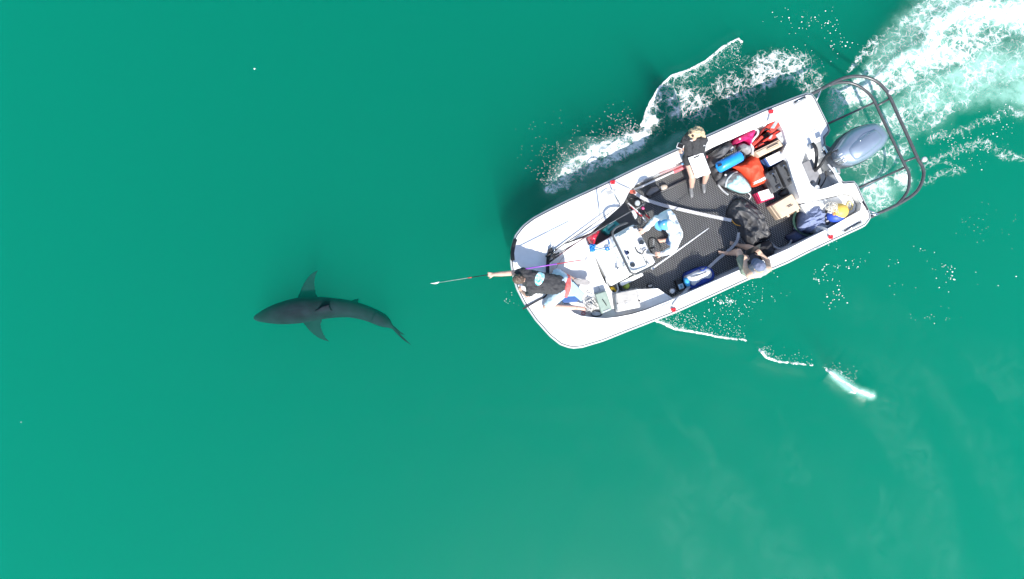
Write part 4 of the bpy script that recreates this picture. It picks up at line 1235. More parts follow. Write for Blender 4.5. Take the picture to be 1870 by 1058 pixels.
# ---- person seated on the starboard gunwale
pg = thing('person', P(1372, 494, ZG), 'person in a blue grey cap sitting on the near gunwale with a laptop', 'person')
LS, RS = P(1368, 503, 1.16), P(1403, 491, 1.16)
LH, RH = P(1362, 494, .80), P(1383, 485, .80)
HC = P(1386, 488, 1.38)
LE, LW = P(1361, 491, .98), P(1361, 478, .96)
RE, RW = P(1402, 477, .98), P(1391, 466, .96)
LK, LA = P(1349, 460, .68), P(1333, 463, .26)
RK, RA = P(1375, 455, .68), P(1353, 449, .24)
hp, HR = head_prims(HC, (-.30, .72, -.60), (-.2, .5, .85))
pr = hp + [cap(HC, (LS + RS) / 2, .052, .062)] + torso(LS, RS, LH, RH, .98) + arm(LS, LE, LW) + arm(RS, RE, RW) + leg(LH, LK, LA) + leg(RH, RK, RA) + foot(LA, (-1, .1, -.1)) + foot(RA, (-.9, .3, -.1))
hand(pr, LW, (.2, 1, 0), (0, 0, -1), .8, -1)
hand(pr, RW, (-.6, .7, 0), (0, 0, -1), .8, 1)
tan_skin = M('tanned skin', (.70, .46, .33), .5, var=.1, vs=18)
blob('body', pr, tan_skin, pg, .0085, 3)
face_parts(pg, HC, HR)
blob('vest', torso(LS.lerp(RS, .16), RS.lerp(LS, .16), LH, RH, .99, .010), M('pale grey vest', (.36, .36, .37), .85, bump=.2), pg, .010, 4, (.006, 13), True)
blob('shorts', [cap(LH, RH, .11), cap(LH, LH.lerp(LK, .62), .106, .092), cap(RH, RH.lerp(RK, .62), .106, .092)], M('sage green shorts', (.20, .25, .19), .85, var=.12, bump=.25), pg, .010, 4, (.008, 12), True)
capg = M('blue grey cap', (.15, .17, .25), .8, var=.12, bump=.3, bs=60)
blob('hair', [ell(HC + HR @ Vector((-.02, 0, .0)), (.094, .082, .098), HR)], blond, pg, .008, 2, (.006, 40))
blob('cap', [ell(HC + HR @ Vector((-.012, 0, .055)), (.115, .105, .092), HR)], capg, pg, .008, 2, (.006, 16), True)
br = [HC + HR @ Vector((.075 + .095 * math.cos(a), .092 * math.sin(a), .050 - .02 * abs(math.sin(a)))) for a in [math.pi * (k / 12 - .5) for k in range(13)]]
bm = bmesh.new(); a_ = [bm.verts.new(p) for p in br]; b_ = [bm.verts.new(p - Vector((0, 0, .008))) for p in br]
bm.faces.new(a_); bm.faces.new(b_[::-1])
for i in range(13): bm.faces.new((a_[i], b_[i], b_[(i + 1) % 13], a_[(i + 1) % 13]))
from_bm('cap_brim', bm, capg, pg)
lp = thing('laptop', P(1380, 470, .86), 'black laptop open on the lap of the person in the blue grey cap', 'laptop')
l1 = (P(1388, 458, 0) - P(1361, 471, 0)).normalized(); l2 = Vector((-l1.y, l1.x, 0))
lc = P(1378, 471, .89)
from_bm('base', box_bm(lc, l1 * .15, l2 * .10, (0, 0, .009)), black, lp, bevel=.005)
sc_ = (l2 * .5 + Vector((0, 0, .87))).normalized()
from_bm('screen', box_bm(lc + l2 * .10 + sc_ * .10, l1 * .15, sc_ * .10, sc_.cross(l1) * .006), black, lp, bevel=.004)
from_bm('keyboard', box_bm(lc + Vector((0, 0, .0105)) + l2 * .02, l1 * .13, l2 * .05, (0, 0, .002)), M('key grey', (.06, .06, .065), .6), lp)
# ================================================================== gear in the boat
def hard_case(name, px, zt, zb, mat, label, cat, parts=(), group=None, bevel=.018, seam_=True):
    """moulded case: lower shell, proud lid, latches and handle"""
    c = sum(PL(px, zt), Vector()) / len(px); c.z = zb
    t = thing(name, c, label, cat, group)
    W = PL(px, zt)
    zm = zb + (zt - zb) * .62
    from_bm('shell', prism_bm([Vector((p.x, p.y, zm)) for p in W], zb), mat, t, bevel=bevel)
    ins = [p.lerp(Vector((c.x, c.y, zt)), .035) for p in W]
    from_bm('lid', prism_bm([Vector((p.x, p.y, zt)) for p in ins], zm + .004), mat, t, bevel=bevel)
    return t, W

def ribs(t, W, mat, n=4, z=.004, lo=.15, hi=.85):
    for k in range(n):
        a = lo + (hi - lo) * k / (n - 1)
        p, q = W[0].lerp(W[1], a).lerp(W[3].lerp(W[2], a), .12), W[0].lerp(W[1], a).lerp(W[3].lerp(W[2], a), .88)
        from_bm('rib', tube_bm([p + Vector((0, 0, z)), q + Vector((0, 0, z))], .008, 6), mat, t, True)

def at4(W, a, b_, dz=0.0):
    q = W[0].lerp(W[1], a).lerp(W[3].lerp(W[2], a), b_); return q + Vector((0, 0, dz))

def handle(t, p, q, mat, r=.011, lift=.03, nm='handle'):
    tube(nm, [p, p.lerp(q, .12) + Vector((0, 0, lift)), p.lerp(q, .88) + Vector((0, 0, lift)), q], r, mat, t, 7, False, 4)

def bar(nm, p, q, w, h, mat, t):
    d = (q - p).normalized(); s = Vector((-d.y, d.x, 0))
    return from_bm(nm, box_bm((p + q) / 2, (q - p) / 2, s * w, (0, 0, h)), mat, t, bevel=min(w, h) * .5)

# ---- forward: on the casting deck
sage = M('sage green plastic', (.27, .34, .29), .5, var=.08)
t, W = hard_case('flat_case', [(1086.5, 537), (1107, 531), (1118.5, 566), (1099, 574)], ZC + .16, ZC, sage, 'sage green flat case with a black wire handle on the bow deck', 'case')
handle(t, at4(W, .45, .36, .0), at4(W, .62, .70, .0), black, .007, .02)
bar('latch', at4(W, .15, .93, .004), at4(W, .80, .93, .004), .012, .006, M('pale plate', (.5, .54, .58), .4), t)
warm = M('warm grey plastic', (.46, .44, .42), .55, var=.06)
t, W = hard_case('cool_box', [(1123, 538), (1166, 530), (1171.5, 562), (1127, 571)], ZC + .30, ZC, warm, 'warm grey cool box with a black seam across its lid beside the sage case', 'cool box', bevel=.025)
bar('lid_seam', at4(W, .03, .52, .002), at4(W, .97, .50, .002), .010, .004, black, t)
bar('lid_panel', at4(W, .06, .26, .006), at4(W, .92, .25, .006), .10, .008, M('warm grey lid', (.40, .385, .36), .6), t)
bar('latch', at4(W, .33, .46, .008), at4(W, .47, .45, .008), .008, .006, greyplastic, t)
bar('latch', at4(W, .35, .60, .008), at4(W, .49, .58, .008), .008, .006, greyplastic, t)
bar('side_handle', at4(W, .955, .34, .01), at4(W, .97, .62, .01), .012, .012, white, t)
lathe('knob', [(.02, 0), (.02, .02), (.012, .024)], at4(W, .955, .58), black, t, 12)
# heap of white net
net = thing('net_heap', P(1080, 560, ZC), 'tangled heap of white fishing net beside the sage green case', 'net')
netm = M('white twine', (.62, .61, .58), .8, var=.2)
rr = random.Random(5)
for k in range(34):
    c0 = Vector((1081 + rr.gauss(0, 5.0), 557 + rr.gauss(0, 7.5), 0))
    ra, rb = rr.uniform(3, 10), rr.uniform(2, 6); ph_ = rr.random() * 6.28; zz = rr.uniform(.02, .14)
    pts = []
    for i in range(9):
        a = ph_ + i * .62
        u_, v_ = c0.x + ra * math.cos(a), c0.y + rb * math.sin(a + ph_)
        pts.append(P(u_, v_, ZC + max(.01, zz * (1 - ((u_ - 1081) / 18) ** 2 - ((v_ - 557) / 22) ** 2) + rr.gauss(0, .01))))
    tube('twine', pts, rr.uniform(.004, .008), netm, net, 5, False, 3)
blkline = M('dark line', (.05, .05, .055), .7)
cl = thing('cord_coil', P(1089, 574, ZC), 'thin dark cord coiled on the bow deck under the white net', 'cord')
for k in range(3):
    tube('loop', [P(1089 + (9 + k) * math.cos(a + k), 573 + (4.2 + k) * math.sin(a + k), ZC + .012 + .006 * k) for a in [2 * math.pi * i / 16 for i in range(16)]], .0045, blkline, cl, 5, True)
sc = thing('scissors', P(1066, 568, ZC), 'red handled scissors lying by the net on the bow deck', 'scissors')
for u, v, r1, r2 in ((1065.5, 572.5, 3.4, 2.4), (1068, 566, 2.4, 2.6)):
    tube('finger_loop', [P(u + r1 * math.cos(a), v + r2 * math.sin(a), ZC + .012) for a in [2 * math.pi * i / 14 for i in range(14)]], .007, red, sc, 6, True)
tube('blade', [P(1066, 569, ZC + .012), P(1060, 567, ZC + .010)], [.008, .002], steel, sc, 6)
tube('blade', [P(1066, 568, ZC + .014), P(1061, 565, ZC + .012)], [.008, .002], steel, sc, 6)
# light blue box he kneels against
bb = thing('seat_box', P(1046, 536, ZC), 'light blue lidded box with dark blue sides behind the kneeling person', 'box')
bpx = [(1027, 531), (1047, 513), (1069, 538), (1052, 549)]
prism('body', [(1025, 543), (1046, 524), (1062, 540), (1053, 552), (1028, 554)], ZC + .22, ZC, M('dark blue plastic', (.03, .09, .26), .5), bb, .015)
prism('lid', [(1024, 535), (1046, 514), (1068, 537), (1062, 551), (1050, 541), (1030, 542)], ZC + .27, ZC + .222, M('light blue plastic', (.36, .58, .74), .5, var=.05), bb, .012)
# tub with yellow gear
tb = thing('bait_tub', P(1116, 518, ZF), 'white oval tub holding a yellow sponge between console and grey cool box', 'tub')
oc = [(1106, 509), (1110, 503), (1118, 502), (1124, 508), (1128, 520), (1130, 530), (1126, 536), (1119, 535), (1112, 526)]
ow = catmull(PL(oc, .56), 4, True)
cx_ = sum(ow, Vector()) / len(ow)
bm = bmesh.new(); R_ = []
for k, z in ((.86, .30), (1.0, .56), (.93, .565), (.82, .44), (.80, .40)):
    R_.append([bm.verts.new((cx_.x + (p.x - cx_.x) * k, cx_.y + (p.y - cx_.y) * k, z)) for p in ow])
for A, B in zip(R_[:-1], R_[1:]):
    for i in range(len(ow)): bm.faces.new((A[i], A[(i + 1) % len(ow)], B[(i + 1) % len(ow)], B[i]))
bm.faces.new(R_[0][::-1]); bm.faces.new(R_[-1])
from_bm('shell', bm, gel, tb, True)
puff('sponge', [(1113, 526), (1120, 523), (1126, 531), (1123, 535), (1116, 532)], .40, .13, M('yellow foam', (.80, .50, .02), .7, bump=.3), tb, noise=(.01, 14), n=28, rings=6)
prism('clip', [(1118, 531), (1122, 530), (1123, 534), (1120, 535)], .55, .45, black, tb, .004)
bf = thing('float_ball', P(1141, 523, ZF), 'lime green ball with a grey base on the mat by the cool box', 'ball')
lathe('ball', [(.01, 0), (.05, .02), (.068, .06), (.062, .10), (.035, .125), (.005, .135)], P(1142, 522, ZF + .03), M('lime plastic', (.55, .72, .12), .45), bf, 20)
lathe('base', [(.06, 0), (.066, .03), (.05, .045)], P(1139, 525, ZF + .02), greyplastic, bf, 18)
# red dry bag, teal case and blue rope by the console
rb_ = thing('dry_bag', P(1086, 436, ZF), 'shiny red dry bag wedged between port bow deck and console', 'bag')
puff('sack', [(1072, 437), (1075, 430), (1084, 424), (1094, 419), (1096, 424), (1090, 432), (1087, 443), (1084, 449), (1078, 446)], ZC - .06, .25, M('glossy red vinyl', (.50, .015, .04), .3, var=.2, coat=.3), rb_, noise=(.025, 9), prof=2.2)
tube('roll_clip', [P(1072, 440, .60), P(1074, 447, .60), P(1079, 448, .62)], .014, webgrey, rb_, 7, False, 4)
teal = M('teal plastic', (.02, .30, .29), .4, var=.15)
t, W = hard_case('tackle_case', [(1100, 420), (1123, 401), (1134, 411), (1111, 430)], .46, ZF + .02, teal, 'teal tackle case with a dark handle in the shade beside the console', 'case')
handle(t, at4(W, .25, .5, .0), at4(W, .75, .5, .0), M('dark teal', (.01, .09, .09), .5), .012, .03)
bar('latch', at4(W, .2, .88, .0), at4(W, .42, .88, .0), .014, .012, black, t)
bar('latch', at4(W, .66, .88, .0), at4(W, .86, .88, .0), .014, .012, black, t)
bar('label_plate', at4(W, .3, .25, .0), at4(W, .75, .25, .0), .018, .006, M('pale teal', (.25, .5, .5), .5), t)
blur = M('bright blue rope', (.01, .20, .62), .6, var=.25)
br_ = thing('rope', P(1088, 452, .66), 'bright blue rope knotted at the front of the console', 'rope')
for k in range(16):
    a0 = rr.random() * 6.28
    tube('coil', [P(1082 + rr.gauss(0, 1.2) + 3.6 * math.cos(a0 + i * .8), 453 + rr.gauss(0, 1) + 5.4 * math.sin(a0 + i * .8 + k), .70 + .04 * rr.random() + .004 * k) for i in range(6)], .011, blur, br_, 6, False, 4)
tube('line', [P(1088, 456, .72), P(1098, 457, .70), P(1108, 455, .71)], .009, blur, br_, 6, False, 5)
tube('knot', [P(1109 + 3.0 * math.cos(a), 455 + 2.4 * math.sin(a), .72) for a in [2 * math.pi * i / 12 for i in range(12)]], .016, blur, br_, 8, True)
tube('line', [P(1111, 454, .72), P(1114, 447, .71), P(1111, 438, .70)], .009, blur, br_, 6, False, 5)
# ---- fishing rods with reels
def fishing_rod(px, z0, z1, label, col):
    t = thing('fishing_rod', P(px[0][0], px[0][1], z0), label, 'fishing rod', 'fishing rods lying along the port bow')
    n_ = len(px)
    pts = [P(u, v, z0 + (z1 - z0) * i / (n_ - 1)) for i, (u, v) in enumerate(px)]
    L_ = (pts[-1] - pts[0]).length; d = (pts[-1] - pts[0]).normalized()
    rs = [.013 - .008 * i / 11 for i in range(12)]
    path = [pts[0].lerp(pts[-1], i / 11) for i in range(12)]
    from_bm('blank', tube_bm(path, rs, 8), col, t, True)
    tube('grip', [pts[0] - d * .02, pts[0] + d * .22], .018, black, t, 8)
    s = Vector((-d.y, d.x, 0))
    rc = pts[0] + d * .13 + s * .03
    rl = lathe('reel', [(.02, -.045), (.045, -.04), (.045, -.03), (.03, -.025), (.03, .025), (.045, .03), (.045, .04), (.02, .045)], rc, black, t, 16, s)
    tube('reel_handle', [rc + s * .05, rc + s * .06 + d * .05 + Vector((0, 0, .02)), rc + s * .09 + d * .05 + Vector((0, 0, .02))], .008, steel, t, 6)
    for k in range(5):
        c = path[0].lerp(path[-1], .3 + .165 * k) + Vector((0, 0, .012))
        tube('line_guide', [c + (s * math.cos(a) + Vector((0, 0, 1)) * math.sin(a)) * .014 for a in [2 * math.pi * i / 8 for i in range(8)]], .003, steel, t, 4, True)
    return t
graph = M('graphite rod', (.06, .06, .065), .3)
fishing_rod([(998, 468), (1062, 436), (1138, 372)], .72, .80, 'dark fishing rod farthest out on the port bow deck', graph)
fishing_rod([(1002, 473), (1078, 426), (1180, 370)], .74, .82, 'long grey fishing rod reaching back beside the console', M('grey rod', (.16, .16, .165), .3))
fishing_rod([(1003, 479), (1040, 453), (1085, 421)], .76, .80, 'short fishing rod with a red section nearest the kneeling person', M('dark red rod', (.10, .02, .03), .3))
st = thing('black_strap', P(1000, 500, ZG), 'wide black strap running over the bow under the kneeling person', 'strap')
webbing('webbing', [P(1004, 456, .70), P(1001, 475, .71), P(1000, 500, .71), P(1002, 522, .71)], .065, .008, blackcloth, st)
webbing('webbing', [P(1003, 526, .70), P(996, 541, .70), P(980, 550, .70), P(961, 561, .70), P(955, 564, .58)], .032, .008, blackcloth, st)

# ---- tie-down straps with red knots
def strap(px, w, label, knot, thick=.006):
    t = thing('tie_down_strap', P(*knot), label, 'strap', 'grey webbing straps tied to the gunwales')
    webbing('webbing', [P(*q) for q in px], w, thick, webgrey, t)
    ku, kv, kz = knot
    for k in range(5):
        a0 = k * 1.3
        tube('knot', [P(ku + 2.6 * math.cos(a0 + i * 1.0) + (k - 2) * .7, kv + 3.0 * math.sin(a0 * 1.7 + i * 1.0), kz + .02 + .012 * math.sin(i * 2 + k)) for i in range(6)], .009, red, t, 6, False, 4)
    return t
t = strap([(1122, 334, .71), (1133, 341, .72), (1150, 348, .70), (1160, 353, .62), (1180, 365, .45), (1215, 376, .30), (1270, 389, .24), (1336, 403, .40)], .062, 'long grey strap from the port bow gunwale across the mat to the tarp', (1119, 333, ZG + .01))
from_bm('buckle', box_bm(P(1155, 350.5, .69), bx * .05 - by * .02, by * .035, (0, 0, .012)), M('orange red buckle', (.50, .10, .06), .4), t, bevel=.005)
from_bm('buckle_bar', box_bm(P(1158, 352, .70), bx * .018, by * .03, (0, 0, .012)), M('brown buckle', (.16, .04, .03), .4), t, bevel=.004)
strap([(1229, 560, .71), (1240, 545, .70), (1252, 532, .52), (1262, 520, .40), (1285, 498, .40), (1310, 474, .28), (1328, 460, .22), (1345, 442, .30), (1349, 425, .42)], .055, 'grey strap from the near gunwale passing behind the blue and white bag', (1230, 566, ZG + .01))
strap([(1517, 430, .71), (1512, 422, .72), (1503, 417, .66), (1493, 416, .56), (1487, 418, .5)], .05, 'short pale strap tied to the near gunwale by the heaped jacket', (1517, 433, ZG + .01))
strap([(1407, 208, .71), (1405, 218, .72), (1399, 226, .66), (1390, 238, .52)], .035, 'short pale strap tied to the far gunwale behind the red life vests', (1408, 204, ZG + .01))
ls_ = thing('loose_strap', P(1425, 455, ZF), 'loose grey strap looped on the mat between black bag and heaped jacket', 'strap')
webbing('webbing', [P(1408, 443, .30), P(1414, 450, .22), P(1422, 454, .20), P(1432, 453, .20), P(1441, 446, .24), P(1446, 438, .3)], .035, .005, webgrey, ls_)
# ---- tackle gear lying forward of the driver
tg = thing('tackle_rack', P(1168, 380, ZF), 'jumble of reels and short rods on the mat forward of the driver', 'tackle')
lathe('reel', [(.05, 0), (.055, .03), (.045, .06), (.02, .065)], P(1163.5, 371.5, .42), M('pale reel', (.42, .45, .47), .35), tg, 18)
tube('reel_rim', [P(1163 + 7.5 * math.cos(a), 372 + 6.5 * math.sin(a), .40) for a in [2 * math.pi * i / 20 for i in range(20)]], .014, black, tg, 8, True)
for p0, p1, r, mm in (((1147, 371), (1170, 392), .016, white), ((1152, 377), (1172, 395), .014, pinkred), ((1172, 377), (1184, 396), .022, black), ((1173, 378), (1175, 383), .03, M('pink cap', (.6, .1, .25), .4)), ((1173, 396), (1180, 406), .014, white), ((1180, 392), (1186, 399), .018, red), ((1158, 385), (1178, 371), .010, greyplastic), ((1150, 365), (1166, 361), .014, black)):
    tube('rod_butt', [P(*p0, .36), P(*p1, .36)], r, mm, tg, 8)
prism('plate', [(1153, 386), (1159, 383), (1165, 396), (1160, 401)], .36, .33, M('pale plate', (.5, .54, .58), .4), tg, .004)
tube('support', [P(1163, 374, ZF + .01), P(1163, 374, .42)], .02, black, tg, 8)
# ---- boat hooks along the port side
def hook(p0, p1, z, r, label, secs):
    t = thing('boat_hook', P(*p0, z), label, 'pole', 'poles stowed along the port side')
    A, B = P(*p0, z), P(*p1, z)
    for a, b_, mm, k in secs: tube('shaft', [A.lerp(B, a), A.lerp(B, b_)], r * k, mm, t, 8)
    return t
pink = M('faded red', (.62, .16, .18), .5)
hook((1158, 347), (1292, 286), .42, .022, 'white pole with a broad faded red grip along the port side', ((0, .53, white, 1), (.53, .535, white, 1.5), (.535, .82, pink, 1.75), (.82, 1, pink, 1.3)))
hook((1150, 340), (1280, 287), .52, .018, 'slim white pole with red trim nearest the port gunwale', ((0, .42, white, 1), (.42, .74, pink, 1.2), (.74, 1, white, 1)))
hook((1176, 331), (1262, 293), .56, .010, 'thin grey pole with a pale blue end along the port gunwale', ((0, .80, greyplastic, 1), (.80, .90, M('pale blue', (.2, .45, .7), .4), 2.0), (.90, 1, black, 1)))
hook((1158, 374), (1258, 326), .20, .017, 'dark grey pole lying on the mat beside the boots', ((0, .2, M('dark grey', (.09, .09, .095), .5), 1), (.2, 1, M('dark grey', (.09, .09, .095), .5), 1.1)))
pc = thing('pouch', P(1214, 342, ZF), 'sand coloured pouch on the mat beside the poles', 'pouch')
puff('body', [(1206, 340), (1213, 337), (1219, 339), (1218, 345), (1208, 348)], ZF + .02, .09, M('sand cloth', (.50, .42, .34), .8), pc, noise=(.008, 15), n=32, rings=8)
bar('flap', P(1207, 341, .25), P(1210, 347, .25), .01, .006, greyplastic, pc)
gt_ = thing('tool_pouch', P(1193, 346, ZF), 'grey folded tool pouch lying on the mat by the long strap', 'pouch')
puff('body', [(1179, 355), (1184, 347), (1193, 341), (1202, 341), (1204, 347), (1196, 353), (1186, 359)], ZF + .02, .10, M('grey cloth', (.22, .22, .23), .85, bump=.3), gt_, noise=(.014, 13), n=36, rings=8)
bar('clasp', P(1190, 357, .24), P(1203, 352, .22), .012, .01, black, gt_)

# ---- near side: bag, label box, bottle
bg_ = thing('cooler_bag', P(1277, 508, ZF), 'blue and white soft cooler bag standing by the near gunwale', 'bag')
royal = M('royal blue fabric', (.015, .06, .36), .6, var=.15, bump=.2)
puff('base', [(1248, 507), (1252, 498), (1262, 493), (1276, 488), (1288, 486), (1300, 491), (1304, 500), (1303, 509), (1294, 518), (1278, 524), (1263, 529), (1253, 526)], ZF + .02, .32, royal, bg_, noise=(.012, 10), prof=3.5)
puff('top', [(1251, 506), (1262, 498), (1278, 491), (1289, 488), (1297, 492), (1301, 501), (1297, 509), (1286, 510), (1272, 518), (1264, 523), (1257, 515)], ZF + .20, .20, M('white ripstop', (.66, .68, .70), .6, bump=.2), bg_, noise=(.012, 9), prof=3.0)
puff('end_panel', [(1249, 509), (1254, 507), (1259, 513), (1261, 522), (1255, 524), (1250, 517)], ZF + .28, .10, M('sky blue panel', (.05, .38, .75), .5), bg_, n=28, rings=6)
tube('zip', [P(1262, 507, .545), P(1275, 503, .552), P(1290, 497, .545)], .006, black, bg_, 5, False, 4)
tube('carry_handle', [P(1276, 489, .46), P(1281, 494, .56), P(1287, 492, .55), P(1290, 487, .46)], .012, royal, bg_, 6, False, 4)
t, W = hard_case('label_box', [(1234, 513), (1245, 510), (1252, 527), (1240, 531)], ZF + .18, ZF + .02, black, 'small black box with a pale blue label beside the cooler bag', 'box', bevel=.008)
bar('label_plate', at4(W, .5, .42, .003), at4(W, .5, .92, .003), .05, .003, M('pale blue label', (.45, .62, .74), .5), t)
bar('print_mark', at4(W, .5, .55, .006), at4(W, .5, .80, .006), .018, .002, M('teal print', (.05, .35, .45), .5), t)
bt = thing('bottle', P(1227, 532, ZF), 'white capped bottle standing between bow deck and label box', 'bottle')
lathe('flask', [(.04, 0), (.042, .02), (.042, .16), (.03, .19)], P(1226, 531, ZF + .02), greyplastic, bt, 18)
lathe('lid', [(.046, 0), (.048, .02), (.04, .05), (.01, .055)], P(1227, 532, ZF + .20), white, bt, 18)
t, W = hard_case('small_box', [(1182, 519), (1191, 517), (1193, 525), (1184, 528)], ZF + .10, ZF + .02, black, 'little black box on the mat beside the white bow step', 'box', bevel=.006)
bar('hinge', at4(W, .1, .5, .003), at4(W, .9, .5, .003), .02, .003, greyplastic, t)

# ---- amidships: tarp and black bag
tp = thing('tarp', P(1368, 410, ZF), 'crumpled black tarp heaped on the mat amidships', 'tarp')
tarpm = M('dark grey coated cloth', (.085, .085, .088), .5, var=.2, vs=8, bump=.25, bs=30)
puff('cloth', [(1340, 366), (1350, 361), (1361, 363), (1372, 372), (1384, 381), (1393, 392), (1399, 402), (1405, 417), (1411, 432), (1402, 438), (1391, 440), (1382, 448), (1372, 454), (1366, 446), (1358, 434), (1352, 420), (1345, 408), (1334, 402), (1329, 392), (1330, 382)], ZF + .02, .24, tarpm, tp, prof=1.7, n=170, rings=60, noise=(.05, 6), smooth_outline=1, seed=3, folds=(.17, 6.5, (.55, -.83)))
tube('cord', [P(1336, 402, .5), P(1343, 410, .5), P(1352, 413, .5)], .008, M('orange cord', (.6, .3, .03), .6), tp, 5, False, 4)
bk = thing('duffel_bag', P(1396, 455, ZF), 'black duffel bag in the shade by the near gunwale', 'bag')
puff('sack', [(1378, 452), (1392, 442), (1406, 440), (1412, 452), (1413, 470), (1400, 476), (1384, 474), (1374, 464)], ZF + .02, .36, blackcloth, bk, noise=(.03, 8), prof=2.6)
tube('carry_handle', [P(1385, 455, .47), P(1393, 451, .54), P(1402, 452, .47)], .014, blackcloth, bk, 6, False, 4)

# ---- aft port heap
bp_ = thing('backpack', P(1316, 284, ZF), 'dark grey backpack leaning on the far gunwale beside the seated person', 'backpack')
dgrey = M('dark grey nylon', (.10, .10, .105), .7, var=.2, bump=.3, bs=40)
puff('sack', [(1294, 284), (1301, 277), (1312, 270), (1326, 263), (1335, 259), (1340, 266), (1337, 275), (1326, 284), (1318, 292), (1308, 300), (1300, 305), (1294, 300)], ZF + .05, .50, dgrey, bp_, noise=(.04, 6.5), n=110, rings=36, prof=2.2, seed=1, folds=(.10, 7, (.9, .4)))
tube('shoulder_strap', [P(1293, 287, .55), P(1304, 276, .66), P(1320, 267, .66), P(1334, 259, .6)], .013, black, bp_, 6, False, 4)
prism('tag', [(1324, 287), (1331, 283), (1333, 286), (1326, 290)], .58, .56, M('lime tag', (.5, .65, .08), .5), bp_, .002)
fp = thing('folded_jacket', P(1300, 312, ZF), 'rumpled dark grey jacket under the end of the blue dry bag', 'jacket')
puff('cloth', [(1293, 304), (1302, 301), (1312, 306), (1318, 316), (1316, 328), (1308, 330), (1303, 322), (1297, 314)], ZF + .02, .22, M('charcoal nylon', (.07, .07, .073), .7, var=.2, bump=.3), fp, noise=(.03, 8), n=90, rings=28, prof=2.0, seed=8, folds=(.09, 8, (.7, .6)))
mg = thing('tote_bag', P(1356, 252, ZF), 'magenta tote bag with striped rope handle against the far gunwale', 'bag')
mag = M('magenta fabric', (.68, .02, .16), .6, var=.12, bump=.2)
puff('sack', [(1334, 268), (1338, 258), (1344, 251), (1354, 245), (1366, 239), (1377, 235), (1377, 244), (1374, 255), (1371, 266), (1370, 278), (1364, 273), (1357, 262), (1350, 261), (1343, 264)], ZF + .05, .46, mag, mg, noise=(.03, 7), n=100, rings=30, prof=2.5, seed=5, folds=(.07, 7, (.9, .4)))
wrope = M('striped rope', (.60, .60, .62), .7, var=.5, vs=60)
tube('rope_handle', [P(1378, 236, .62), P(1384, 239, .62), P(1383, 246, .62), P(1377, 253, .62), P(1372, 262, .60), P(1375, 272, .56), P(1374, 282, .5)], .022, wrope, mg, 8, False, 5)
lathe('badge', [(.018, 0), (.018, .004)], P(1351, 254, .62), white, mg, 14)
gp = thing('grey_pouch', P(1360, 272, ZF), 'light grey zipped pouch between magenta bag and blue dry bag', 'pouch')
puff('body', [(1347, 266), (1352, 262), (1362, 265), (1370, 268), (1372, 278), (1366, 282), (1357, 279), (1349, 274)], ZF + .25, .26, M('mid grey fabric', (.28, .28, .285), .8, bump=.3), gp, noise=(.025, 10), n=48, rings=12, seed=2)
prism('tab', [(1333, 272), (1338, 267), (1341, 271), (1336, 277)], .60, .56, webgrey, gp, .004)
# blue dry bag: a rolled cylinder
db = thing('dry_bag', P(1334, 296, .4), 'bright blue cylindrical dry bag lying on top of the gear heap', 'bag')
skyb = M('bright blue vinyl', (.015, .27, .72), .35, var=.15, coat=.2, bump=.05)
A, B = P(1311, 307, .66), P(1354, 284.5, .68)
d_ = (B - A).normalized(); s_ = Vector((-d_.y, d_.x, 0)); up_ = Vector((0, 0, 1))
rings_ = []
bm = bmesh.new()
for i, (a, ry_, rz_) in enumerate(((-.06, .03, .012), (-.02, .085, .03), (.04, .105, .07), (.2, .105, .098), (.5, .105, .102), (.85, .102, .10), (.97, .098, .096), (1.0, .085, .085))):
    c = A.lerp(B, a)
    rings_.append([bm.verts.new(c + s_ * ry_ * math.cos(q) + up_ * rz_ * math.sin(q) * (1 + .06 * math.sin(3 * q + i))) for q in [2 * math.pi * k / 24 for k in range(24)]])
for X, Y in zip(rings_[:-1], rings_[1:]):
    for k in range(24): bm.faces.new((X[k], X[(k + 1) % 24], Y[(k + 1) % 24], Y[k]))
bm.faces.new(rings_[0][::-1]); bm.faces.new(rings_[-1])
from_bm('sack', bm, skyb, db, True)
prism('label_patch', [(1311, 301), (1317.5, 298), (1319, 302), (1312, 305)], .752, .735, M('navy patch', (.01, .015, .03), .6), db, .002)
for k in (-1, 1):
    bar('end_buckle', B + s_ * .06 * k + d_ * .015 + up_ * .02, B + s_ * .085 * k + d_ * .015 + up_ * .08, .02, .02, black, db)
tube('roll_strap', [B + s_ * -.08 + d_ * .02, B + d_ * .05 + up_ * .03, B + s_ * .08 + d_ * .02], .012, black, db, 6, False, 4)
# grey and mint backpack
gm = thing('backpack', P(1340, 335, ZF), 'grey and mint backpack lying face up below the blue dry bag', 'backpack')
puff('sack', [(1311, 335), (1313, 325), (1322, 316), (1334, 311), (1346, 312), (1356, 320), (1366, 331), (1373, 345), (1370, 352), (1358, 354), (1346, 351), (1337, 349), (1326, 342)], ZF + .02, .28, M('mid grey pack cloth', (.15, .155, .16), .8, var=.15, bump=.3), gm, noise=(.02, 8), n=72, rings=18, prof=2.8, seed=4)
puff('front_panel', [(1327, 341), (1330, 331), (1337, 323), (1346, 317), (1354, 321), (1364, 331), (1372, 345), (1369, 351), (1357, 353), (1345, 350)], ZF + .14, .19, M('mint fabric', (.42, .70, .68), .7, var=.06, bump=.2), gm, noise=(.018, 9), n=60, rings=14, prof=2.8, seed=6)
tube('piping', [P(1325, 342, .34), P(1327, 331, .40), P(1334, 321, .41), P(1346, 314, .36)], .022, M('pale grey band', (.36, .40, .41), .7), gm, 8, False, 5)
lathe('badge', [(.020, 0), (.020, .004)], P(1325, 320, .42), M('pale print', (.6, .6, .6), .8), gm, 14)
tube('frame_strap', [P(1311, 337, .22), P(1319, 347, .20), P(1330, 356, .2)], .022, greyplastic, gm, 8, False, 4)
